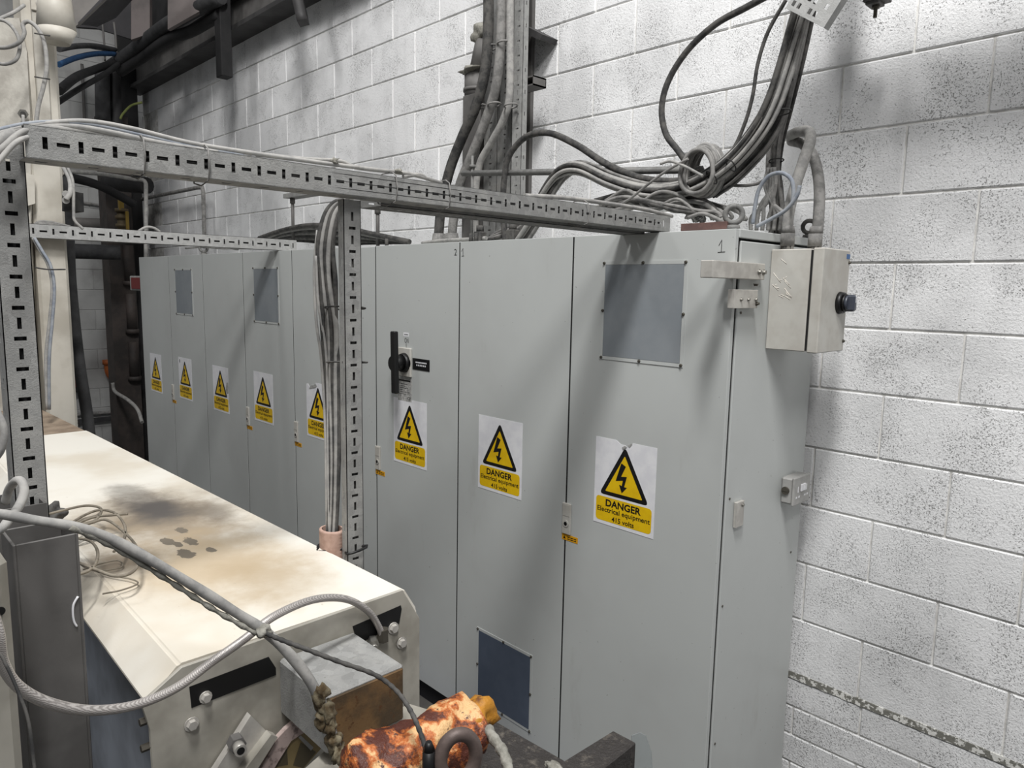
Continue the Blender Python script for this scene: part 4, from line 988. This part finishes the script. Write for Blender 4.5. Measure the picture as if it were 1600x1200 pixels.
# thick conduits
g = 'thick dusty armoured cables'
kw = dict(name='armoured_cable', cat='cable', n=12, group=g)
cable(P([(763, -30), (763, 40), (758, 110), (744, 165), (722, 215), (703, 265), (690, 320), (686, 360), (685, 372)], y=.30), .0235, 'c_dark', 'left of the three thick armoured cables coming down the column', **kw)
cable(P([(783, -30), (783, 50), (776, 130), (758, 190), (736, 245), (718, 290), (709, 340), (706, 372)], y=.32), .0215, 'c_mid', 'middle of the three thick armoured cables coming down the column', **kw)
cable(P([(797, -30), (797, 60), (796, 150), (786, 188), (768, 222), (750, 255), (743, 300), (742, 374)], y=.33), .0165, 'c_grey', 'right, palest of the thick armoured cables coming down the column', **kw)
for px, yy in ((686, .30), (706, .32)):
    c0 = at(px, 368, y=yy); bm = bmesh.new(); bm_cyl(bm, (c0.x, yy, TOP-.001), (c0.x, yy, TOP+.07), .042, 14, .03); obj('cable_shroud', bm, 'c_mid', None, 'grey rubber shroud where the %s thick cable enters the roof' % ('left' if px < 700 else 'middle'), 'cable gland')
for px, py in ((744, 165), (767, 162), (793, 164), (762, 72), (782, 66)):
    c0 = at(px, py, y=.30); bm = bmesh.new()
    bm_tube(bm, [c0+Vector((math.cos(q_)*.028, .02+math.sin(q_)*.028, .004*math.cos(q_))) for q_ in [i*PI/5 for i in range(10)]], .004, 5, 2, True)
    obj('cable_tie', bm, 'c_mid', None, 'grey cable tie round the thick armoured cables', 'cable tie', 'cable ties on the thick armoured cables')
# arch cable
cable(P([(790, 382), (786, 330), (788, 280), (796, 243), (822, 214), (858, 208), (900, 226), (940, 252), (972, 268), (1010, 280), (1060, 283), (1098, 268)], y=.20), .0125, 'c_dark', 'dark cable arching high over the strut bar beside the column', n=10)
# horizontal strut bar (cantilever)
sa, sbp = at(722, 271, y=.22), at(1098, 265, y=.22)
hbz = thing('strut_bar', (sa+sbp)/2, 'long grey horizontal strut bar carrying the looped cables', 'bar')
bm = bmesh.new(); bm_tube(bm, [sa, sbp], .0125, 4, 1, raw=True); obj('bar', bm, 'galv_dark', hbz, fix=False)
c0 = at(738, 262, y=.22); bm = bmesh.new(); bm_cyl(bm, c0+Vector((0, 0, -.32)), c0+Vector((0, 0, .05)), .006, 8); bm_cyl(bm, c0+Vector((0, 0, .0)), c0+Vector((0, 0, .012)), .015, 6); obj('threaded_rod', bm, 'galv_dark', hbz)
# the bundle: along bar then up to the perforated tray
def bundle(path, n, r, spread, mat, label, group, seed=0, twist=.5, plane=None, taper=None, nseg=7):
    rnd = random.Random(seed)
    for i in range(n):
        q0 = rnd.uniform(0, 2*PI); rr = spread*math.sqrt((i+.5)/n); tw = rnd.uniform(-twist, twist); pts = []
        for j, p in enumerate(path):
            t = j/(len(path)-1); k_ = taper(t) if taper else 1
            a_ = q0+2.4*i+tw*j; off = RIGHT*math.cos(a_)*rr*k_+UP*math.sin(a_)*rr*k_+FWD*math.sin(a_*1.3+i)*rr*.6*k_
            pts.append(p+off)
        mt = mat if isinstance(mat, str) else rnd.choice(mat)
        cable(pts, r*rnd.uniform(.85, 1.15), mt, label, group, n=nseg, sub=6)
main = P([(800, 395), (832, 348), (855, 300), (880, 268), (910, 262), (955, 282), (1010, 298), (1060, 296), (1108, 276), (1150, 243), (1186, 198), (1208, 155), (1226, 100), (1240, 50), (1252, 10)], y=.17)
bundle(main, 16, .0064, .027, ['c_grey', 'c_mid', 'c_mid', 'c_dark', 'c_grey'], 'one of the many grey cables sweeping over the strut bar up to the perforated tray', 'grey cables of the swept bundle', 1, .25)
vert = P([(1262, 5), (1244, 90), (1226, 165), (1214, 215), (1210, 262), (1214, 300), (1216, 340), (1214, 366)], y=.36)
bundle(vert, 12, .0070, .030, ['c_mid', 'c_dark', 'c_dark', 'c_grey', 'c_mid'], 'one of the grey cables dropping straight from the perforated tray to the cabinet roof', 'grey cables of the vertical bundle', 2, .15)
dark_b = P([(1256, 5), (1240, 90), (1224, 170), (1196, 222), (1150, 272), (1112, 300)], y=.28)
bundle(dark_b, 9, .0062, .020, ['c_dark', 'c_dark', 'c_mid'], 'one of the darker cables curving from the perforated tray to the coil', 'dark cables curving to the coil', 3, .2)
# splayed ends entering roof
rnd = random.Random(11)
for i in range(7):
    x0 = 1205+rnd.uniform(-8, 12); xe = 1175+i*9
    cable(P([(x0, 262), (x0-2+rnd.uniform(-6, 6), 290), ((x0+xe)/2+rnd.uniform(-8, 8), 318), (xe, 338), (xe-2, 360)], y=.30), .0065, rnd.choice(['c_mid', 'c_grey']), 'one of the cable ends splaying into the cabinet roof behind the lifting eye', 'cable ends splaying into the near cabinet roof', n=7)
# ties on bundle
for px, py, w_, yy in ((1224, 126, .030, .20), (1222, 175, .030, .20), (1213, 251, .026, .33), (1142, 258, .026, .14), (1112, 277, .028, .14)):
    c0 = at(px, py, y=yy); bm = bmesh.new(); w_ *= .85; ang = 0 if py > 120 and px > 1200 else .9
    ax1 = (RIGHT*math.cos(ang)-UP*math.sin(ang)); ax2 = FWD
    bm_tube(bm, [c0+ax1*math.cos(q_)*w_+ax2*math.sin(q_)*w_ for q_ in [i*PI/6 for i in range(12)]], .0022, 5, 2, True)
    obj('cable_tie', bm, 'c_black', None, 'black tie gathering the big grey cable bundles', 'cable tie', 'black ties on the big cable bundles')
# coil
for i in range(9):
    rnd = random.Random(40+i); cx, cy = 1088+i*2.6, 273+rnd.uniform(-3, 3); rx, ry = 23+rnd.uniform(-2, 3), 44+rnd.uniform(-5, 4)
    yy = .12+.014*i
    cable(P([(cx+math.cos(a_)*rx+math.sin(a_)*4, cy-math.sin(a_)*ry*(1 if math.sin(a_) > 0 else .75)) for a_ in [j*PI/6 for j in range(12)]], y=yy), .0070, rnd.choice(['c_grey', 'c_mid']), 'one turn of the small cable coil hanging on the end of the strut bar', 'turns of the cable coil on the strut bar', n=7, closed=True, sub=4)
# big black loop & thin drop
cable(P([(1215, -15), (1165, 12), (1118, 38), (1075, 78), (1045, 125), (1034, 168), (1040, 208), (1060, 236), (1078, 262)], y=.40), .0115, 'c_dark', 'thick dark cable making a wide loop from the top to the coil', n=10)
cable(P([(1228, 0), (1200, 50), (1184, 100), (1176, 150), (1164, 192), (1146, 232), (1120, 262), (1104, 284)], y=.34), .0062, 'c_dark', 'single thin dark cable hanging to the left of the main bundle')
cable(P([(1075, 248), (1040, 268), (1010, 290), (985, 310), (965, 322)], y=.10), .0045, 'c_mid', 'thin wire slanting from the coil towards the tray end')
cable(P([(1032, 256), (1048, 252), (1070, 260), (1098, 275)], y=.10), .0045, 'c_grey', 'thin pale wire curling in front of the coil')
cable(P([(1120, 284), (1150, 290), (1180, 288), (1196, 280)], y=.30), .005, 'c_mid', 'thin cable bridging the coil and the vertical bundle')
# messy cables lying on the roof
rnd = random.Random(21)
for i in range(24):
    x0 = 935+rnd.uniform(-12, 25); y0 = 322+rnd.uniform(-10, 14)+(x0-935)*.15; x1 = 1100+rnd.uniform(-25, 25); y1 = 345+rnd.uniform(-9, 5)
    mx = (x0+x1)/2
    cable(P([(x0, y0), (x0+35, y0-10+rnd.uniform(-8, 4)), (mx, 312+rnd.uniform(-8, 16)), (x1-30, 308+rnd.uniform(0, 22)), (x1, y1-8), (x1+6, y1)], y=.10+rnd.uniform(0, .28)), rnd.uniform(.005, .0075), rnd.choice(['c_mid', 'c_grey', 'c_mid', 'c_dark']), 'one of the cables tangled on the nearest cabinet roof behind the tray end', 'cables tangled on the near cabinet roof', n=7)
for i in range(5):
    x0 = 1000+i*22
    cable(P([(x0, 318+i*2), (x0+30, 300+i*5), (x0+62, 306+i*6), (x0+78, 326+i*4), (x0+72, 342)], y=.14+.05*i), .0062, 'c_mid' if i % 2 else 'c_grey', 'one of the short cable bights rising off the near cabinet roof', 'cable bights on the near cabinet roof', n=7)
for i in range(6):
    cable(P([(748+i*3, 376), (775, 372-i*1.5), (800, 364-i*2.5), (822, 352-i*4), (846, 322-i*2), (868, 290)], y=.22+.02*i), .008, 'c_mid' if i % 2 else 'c_dark', 'one of the cables running along the roof behind the conduits', 'cables along the roof behind the conduits', n=7)
cable(P([(660, 380), (690, 376), (730, 374), (760, 372)], y=.15), .008, 'c_grey', 'short grey cable along the roof edge beside the shrouds')
# glands on roof behind the main tray
for px in (750, 801):
    c0 = at(px, 372, y=.15); bm = bmesh.new(); bm_box(bm, (c0.x-.022, .13, TOP), (c0.x+.022, .17, TOP+.05), 0, .004); bm_cyl(bm, (c0.x, .15, TOP+.05), (c0.x, .15, TOP+.075), .016, 10)
    obj('cable_gland', bm, 'c_dark', None, 'small dark gland block on the roof, %s' % ('beside the trunking box' if px < 780 else 'right of the trunking box'), 'cable gland')
# light blue-grey flexible conduit arch
cable(P([(1176, 350), (1180, 322), (1186, 296), (1200, 276), (1220, 270), (1236, 280), (1240, 300), (1238, 320)], y=.22), .0062, 'c_bluegrey', 'pale bluish flexible conduit arching behind the lifting eye', n=9)
cable(P([(1182, 354), (1205, 342), (1228, 328), (1244, 308), (1250, 290)], y=.20), .0062, 'c_bluegrey', 'pale conduit running up from the roof to the box cables', n=8)
cable(P([(1140, 352), (1112, 338), (1095, 334), (1075, 340)], y=.12), .006, 'c_mid', 'grey cable beside the red-oxide angle')
# two thick cables into switch box
cable(P([(1231, 390, {'y': .262}), (1231, 345, {'y': .262}), (1240, 300, {'y': .27}), (1256, 250, {'y': .28}), (1266, 220, {'y': .30}), (1263, 206, {'y': .34}), (1248, 206, {'y': .40}), (1234, 212, {'y': .45})]), .0165, 'c_grey', 'left thick grey cable bending into the switch box top', n=12, name='armoured_cable')
cable(P([(1274, 390, {'y': .320}), (1279, 340, {'y': .33}), (1280, 290, {'y': .36}), (1272, 248, {'y': .40}), (1256, 226, {'y': .43}), (1236, 220, {'y': .47})]), .0165, 'c_mid', 'right thick grey cable bending into the switch box top', n=12, name='armoured_cable')
for px, yy, lab in ((1231, .262, 'left'), (1274, .320, 'right')):
    c0 = at(px, 370, y=yy); t = thing('cable_gland', (c0.x, yy, 2.05), 'dusty rubber shroud on the switch box top, %s one' % lab, 'cable gland')
    bm = bmesh.new(); bm_cyl(bm, (c0.x, yy, 2.062), (c0.x, yy, 2.10), .021, 14, .021); bm_cyl(bm, (c0.x, yy, 2.10), (c0.x, yy, 2.122), .021, 14, .0165); obj('shroud', bm, 'c_mid', t)
    bm = bmesh.new(); bm_cyl(bm, (c0.x, yy, 2.0495), (c0.x, yy, 2.063), .019, 6, smooth=False); obj('lock_nut', bm, 'c_dark', t)
# perforated tray at top
a_, b_, c_ = at(1228, 13, y=.10), at(1286, 43, y=.10), at(1300, 0, y=.10)
pt = thing('perforated_tray', a_, 'perforated cable tray end at the top, above the big bundle', 'cable tray')
U1, L1 = axis_dir(a_, b_); V1 = (c_-b_); V1 = (V1-U1*V1.dot(U1)).normalized()
us = [0]; vs = [0]
for i in range(7): us += [us[-1]+L1/14-.001, us[-1]+L1/7]
for i in range(9): vs += [vs[-1]+.012, vs[-1]+.012+.014]
bm = bmesh.new(); N1 = U1.cross(V1).normalized()
if N1.dot(CAM-a_) < 0: N1 = -N1
bm_plate_grid(bm, a_, U1, V1, N1, us, vs, lambda i, j: i % 2 == 1 and j % 2 == 1 and (i//2+j//2) % 3 != 2 and i < 13, .002); obj('base', bm, 'galv_clean', pt)
bm = bmesh.new(); q = [b_, b_+V1*.25, b_+V1*.25-N1*.03, b_-N1*.03]; bm_prism(bm, q, U1*.002); q = [a_, a_+V1*.25, a_+V1*.25-N1*.03, a_-N1*.03]; bm_prism(bm, q, -U1*.002); obj('flange', bm, 'galv_clean', pt)
# hanging strut bracket with rod, top right
sbk = thing('strut_hanger', at(1370, 5, y=.45), 'dark strut end with a hanging threaded stud at the top right', 'bracket')
p = at(1371, 6, y=.45)
bm = bmesh.new(); bm_box(bm, (p.x-.032, .42, p.z+.004), (p.x+.030, .48, p.z+.035), 0, .002); bm_box(bm, (p.x-.026, .425, p.z-.004), (p.x+.012, .475, p.z+.004), 0, .001); obj('strut', bm, 'steel', sbk)
bm = bmesh.new(); bm_cyl(bm, (p.x-.004, .45, p.z-.038), (p.x-.004, .45, p.z+.03), .0055, 10); bm_cyl(bm, (p.x-.004, .45, p.z-.013), (p.x-.004, .45, p.z-.004), .011, 6); obj('stud', bm, 'darkscrew', sbk)

# ------------------------------------------------------------------ CABLES ON TRAY AND MIDDLE POST
g = 'cables lying along the main tray'
def on(px, py, x=-.27): return (px, py, {'x': x})
cable(P([on(-15, 212), on(30, 200), on(80, 192), on(140, 190), on(210, 202), on(300, 224), on(400, 240), on(470, 250), on(560, 262)]), .0042, 'c_pale', 'top pale cable along the main tray', g)
cable(P([on(-15, 206), on(40, 194), on(90, 191), on(150, 196), on(220, 211), on(300, 229), on(380, 243)]), .0035, 'c_bluegrey', 'thin bluish cable along the main tray', g)
cable(P([on(-15, 226), on(20, 206), on(60, 198), on(120, 198), on(180, 208), on(250, 223), on(340, 238)]), .0048, 'c_pale', 'thick pale cable along the near part of the main tray', g)
cable([at(-20, 252, x=-.24), at(8, 228, x=-.24), at(32, 208, x=-.25), at(60, 200, x=-.26), at(110, 203, x=-.27), at(180, 214, x=-.275)], .0048, 'c_grey', 'cable curling over the near end of the main tray', g)
cable([at(-10, 262, x=-.23), at(8, 240, x=-.235), at(26, 222, x=-.24), at(45, 214, x=-.255), at(60, 216, x=-.27)], .004, 'c_pale', 'short pale cable tucked into the near end of the main tray', g)
cable(P([on(-20, 232), on(0, 222), on(25, 210)], ), .012, 'c_grey', 'thick grey cable at the left edge above the near post', g)
cable(P([on(400, 241, -.275), on(480, 249, -.275), on(530, 252, -.275), on(560, 262, -.275), on(640, 272, -.275), on(690, 286, -.275)]), .0045, 'c_grey', 'grey cable along the far half of the main tray', g)
cable(P([on(630, 276, -.275), on(655, 273, -.275), on(668, 280, -.275)]), .0045, 'c_grey', 'small cable bight rising off the main tray', g)
cable(P([on(820, 306, -.27), on(880, 309, -.27), on(950, 318, -.27), on(1010, 328, -.27), on(1050, 338, -.27)]), .006, 'c_grey', 'pale cable lying on the last part of the main tray', g)
for px, py in ((521, 252), (622, 268)):
    c0 = at(px, py, x=-.27); bm = bmesh.new(); bm_blob(bm, c0, .010, .008, .006, px, .5, 2); obj('dust_clump', bm, 'dustclump', None, 'small dust clump with a tie on the main tray cables, %s one' % ('left' if px < 600 else 'right'), 'dust')
g = 'grey cables dropping down the middle post'
rnd = random.Random(31)
for i in range(9):
    f = i/8; off = f*24
    jx = rnd.uniform(-4, 4)
    path = [(546-f*6, 314), (524+off*.7, 316), (507+off*.85, 338), (497+off*.95, 385), (499+off*.95-jx, 440), (508+off*.8+jx, 510), (513+off*.68+rnd.uniform(-2, 2), 600), (515+off*.62+rnd.uniform(-2, 2), 700), (515+off*.5, 780), (513+off*.4, 860)]
    cable(P(path, d=1.635+(.016 if i % 2 else -.012)), rnd.uniform(.0050, .0066), rnd.choice(['c_mid', 'c_dark', 'c_mid', 'c_grey']), 'one of the grey cables hanging against the middle post into the ribbed duct', g, n=8)
cable(P([(496, 360), (491, 420), (494, 500), (502, 560), (508, 660), (510, 760), (512, 860)], d=1.625), .0034, 'c_pale', 'leftmost thin pale cable beside the middle post bundle')
cable(P([(494, 400), (497, 470), (508, 540), (512, 620), (513, 740), (515, 860)], d=1.62), .0034, 'c_pale', 'second thin pale cable beside the middle post bundle')
for px, py in ((523, 566), (520, 481)):
    c0 = at(px, py, d=1.6); bm = bmesh.new(); bm_tube(bm, [c0-RIGHT*.012-FWD*.02, c0+RIGHT*.02-FWD*.03, c0+RIGHT*.06-FWD*.02, c0+RIGHT*.065+FWD*.02, c0-RIGHT*.01+FWD*.03], .002, 5, 3, True)
    obj('cable_tie', bm, 'c_dark', None, 'dark tie holding the cables to the middle post, %s one' % ('lower' if py > 500 else 'upper'), 'cable tie')
# cables behind the middle post above the cabinets
g = 'cables arching above the mid-row cabinets'
for i in range(7):
    cable(P([(405+i*6, 372+i*1.2), (440, 360+i*2.5), (480, 352+i*4), (530, 354+i*4.5), (575, 364+i*2.5), (640, 378)], y=.20+i*.03), .013, 'c_mid' if i % 2 else 'c_dark', 'one of the dark cables arching above the mid-row cabinets behind the post', g, n=7)
for i in range(3):
    cable(P([(52, 352), (62, 346+i*2), (80, 347+i*2), (110, 354+i*2)], x=-2.83), .005, 'c_grey', 'one of the cables lying in the near end of the far tray', 'cables in the far tray')
cable(P([(215, 362), (228, 355), (240, 356), (250, 362)], x=-2.83), .006, 'c_pale', 'small pale cable bight rising off the far tray')
cable(P([(290, 388), (318, 386), (345, 388), (400, 388)], y=.04), .006, 'c_grey', 'thin wire lying along the roof of the far cabinets')

# ------------------------------------------------------------------ FOREGROUND HOSES
cable([at(-900, 900, d=.75), at(-500, 800, d=.78), at(-200, 778, d=.82), at(-20, 800, d=.86), at(50, 812, d=.88), at(110, 822, d=.90), at(165, 838, d=.93), at(230, 872, d=.96), at(310, 920, d=1.0), at(370, 958, d=1.03), at(412, 985, d=1.05), at(450, 1020, d=1.06), at(482, 1060, d=1.07), at(505, 1105, d=1.08), at(520, 1150, d=1.08), at(528, 1180, d=1.08)], .0068, 'c_grey', 'thick dusty grey cable sagging across the foreground to the galvanised box', n=12, rfun=lambda t: .85+.35*min(1, max(0, t*1.6-.3))+.06*math.sin(t*60), sub=10)
cable([at(110, 824, d=.895), at(180, 856, d=.94), at(260, 905, d=.98), at(330, 950, d=1.01), at(400, 990, d=1.04)], .0035, 'dustclump', 'thin dust-covered cable running just below the thick foreground one', n=8, rfun=lambda t: 1+.3*math.sin(t*70), sub=10)
bm = bmesh.new()
for i, (px, py) in enumerate(((500, 1085), (512, 1110), (515, 1135), (522, 1160), (530, 1180), (505, 1120))): bm_blob(bm, at(px, py, d=1.075), .011, .010, .016, i+20, .45)
obj('dust_clump', bm, 'dirtyclump', None, 'oily dust clump clinging to the thick cable end over the rusty box', 'dust')
bm = bmesh.new(); bm_blob(bm, at(411, 987, d=1.035), .012, .010, .009, 5, .4); obj('dust_clump', bm, 'dustclump', None, 'grey dusty knot where the foreground cables cross', 'dust')
cable([at(412, 988, d=1.03), at(440, 1000, d=1.03), at(480, 1015, d=1.03), at(530, 1034, d=1.04), at(585, 1054, d=1.05), at(618, 1078, d=1.05), at(640, 1108, d=1.03), at(655, 1140, d=1.0), at(668, 1178, d=.97)], .0034, 'c_dark', 'thin dusty cable with spring sleeve ending in a black plug by the lifting ring', n=8, rfun=lambda t: 1+.12*math.sin(t*160), sub=14)
bm = bmesh.new(); a = at(670, 1172, d=.965); bm_cyl(bm, a+Vector((0, 0, -.05)), a, .0095, 12, .0085); bm_cyl(bm, a, a+Vector((0, 0, .012)), .0085, 12, .004); obj('plug', bm, 'black', None, 'black plug at the end of the thin cable beside the lifting ring', 'plug')
cable([at(-900, 1100, d=.80), at(-500, 900, d=.82), at(-200, 800, d=.84), at(-70, 840, d=.82), at(-25, 930, d=.80), at(-4, 985, d=.80), at(4, 1035, d=.81), at(28, 1072, d=.83), at(75, 1098, d=.86), at(140, 1110, d=.90), at(210, 1102, d=.95), at(275, 1075, d=1.0), at(330, 1035, d=1.05), at(380, 1000, d=1.08), at(430, 962, d=1.12), at(490, 937, d=1.2), at(540, 936, d=1.27), at(575, 955, d=1.33), at(592, 980, d=1.36), at(598, 1000, d=1.37)], .0064, 'braid', 'braided steel hose looping across the foreground into the machine end', n=12, sub=10, name='braided_hose', cat='hose')
hg = thing('hose_fitting', at(598, 1000, d=1.37), 'metal fitting where the braided hose meets the machine end', 'fitting')
a = at(598, 992, d=1.37); bm = bmesh.new(); bm_cyl(bm, a+Vector((0, 0, -.012)), a+Vector((0, 0, .012)), .0115, 6, smooth=False); obj('nut', bm, 'darkscrew', hg)
a = at(582, 1000, d=1.36); bm = bmesh.new(); bm_cyl(bm, a, a+Vector((.02, -.01, 0)), .010, 6, smooth=False); bm_cyl(bm, a+Vector((.02, -.01, 0)), a+Vector((.03, -.015, 0)), .006, 10); obj('nut', bm, 'screw', hg)
cable([at(-300, 950, d=.85), at(-120, 900, d=.88), at(-10, 835, d=.90), at(15, 810, d=.92), at(30, 790, d=.96), at(38, 768, d=.98), at(33, 752, d=.99), at(24, 752, d=1.0), at(14, 765, d=1.02), at(8, 785, d=1.03)], .0058, 'c_pale', 'pale cable loop at the foot of the near left post', n=10)
cable([at(-200, 900, d=.75), at(-100, 920, d=.75), at(-10, 1010, d=.75), at(10, 1040, d=.75), at(30, 1085, d=.75), at(45, 1130, d=.75), at(55, 1210, d=.75)], .0016, 'c_dark', 'very thin dark wire at the bottom left corner')
cable([at(-10, 720, d=.9), at(3, 700, d=.9), at(6, 670, d=.9), at(-6, 640, d=.9)], .0045, 'c_grey', 'grey cable at the left edge beside the near post')
# wire tangle on the machine cover beside the sockets
g = 'brown wires tangled on the machine cover'
loops = [[(70, 805), (100, 797), (135, 790), (158, 795), (150, 812), (125, 820), (105, 830)], [(105, 822), (130, 806), (155, 797), (180, 802), (195, 822), (193, 845), (178, 862)],
         [(110, 826), (140, 818), (165, 812), (190, 828), (212, 852), (217, 878), (205, 895), (180, 900), (150, 890), (125, 880)], [(115, 840), (140, 845), (152, 860), (150, 880), (138, 892), (120, 898)],
         [(100, 830), (140, 810), (175, 805), (200, 803)], [(108, 824), (128, 812), (150, 806), (158, 800)], [(130, 890), (160, 880), (185, 876), (190, 886), (160, 892)], [(120, 870), (130, 885), (170, 898), (205, 905), (215, 912), (190, 922), (160, 928)]]
for i, l_ in enumerate(loops):
    cable(P(l_, z=CT+.02+(.03 if i < 6 else -.012)), .0030 if i < 6 else .0016, 'c_brown', 'one of the brown-grey wires tangled on the machine cover beside the steel sockets', g, n=6)
bm = bmesh.new(); bm_blob(bm, at(85, 800, z=CT+.03), .035, .022, .02, 2, .4); obj('rag', bm, 'c_dark', None, 'dark oily rag beside the steel sockets on the machine cover', 'rag')

# dark cables added inside the channels so that the slots read dark
for i, z in enumerate((2.112, 2.126, 2.140)):
    cable([(-.263-.004*(i % 2), -1.648, z), (-.262, -1.1, z+.001), (-.266, -.6, z), (-.270, .0, z)], .0085, 'c_black', 'black cable added inside the main slotted tray to darken its slots', 'black cables added inside the main tray', n=6, sub=2)
for i, y in enumerate((pya+.009, (pya+pyb)/2, pyb-.009)):
    cable([(-.291, y, 1.05), (-.292, y, 1.5), (-.291, y, 2.08)], .0062, 'c_dark', 'dark cable added inside the middle slotted post to darken its slots', 'dark cables added inside the middle post', n=6, sub=2)
for i, y in enumerate((-1.682, -1.669, -1.656)):
    cable([(-.315, y, 1.25), (-.316, y, 1.7), (-.315, y, 2.10)], .0080, 'c_black', 'dark cable added inside the near left post to darken its slots', 'dark cables added inside the near post', n=6, sub=2)
for i, z in enumerate((2.116, 2.132, 2.148)):
    cable([(-2.805, -1.17, z), (-2.806, -.6, z), (-2.805, .08, z)], .0085, 'c_black', 'black cable added inside the small far tray to darken its slots', 'black cables added inside the far tray', n=6, sub=2)

# unseen tray at upper right, added to cast a shadow on the wall below
oht = thing('shadow_tray', (.8, .25, 2.96), 'added galvanised tray out of view at upper right, shading the wall below', 'cable tray')
obj('tray_base', box((-.02, .16, 2.955), (2.2, .34, 2.960)), 'galv', oht)
obj('tray_side', box((-.02, .158, 2.955), (2.2, .161, 3.0)), 'galv', oht); obj('tray_side', box((-.02, .339, 2.955), (2.2, .342, 3.0)), 'galv', oht)
obj('hanger', box((.13, .20, 2.96), (.19, .30, 4.2)), 'galv', oht)
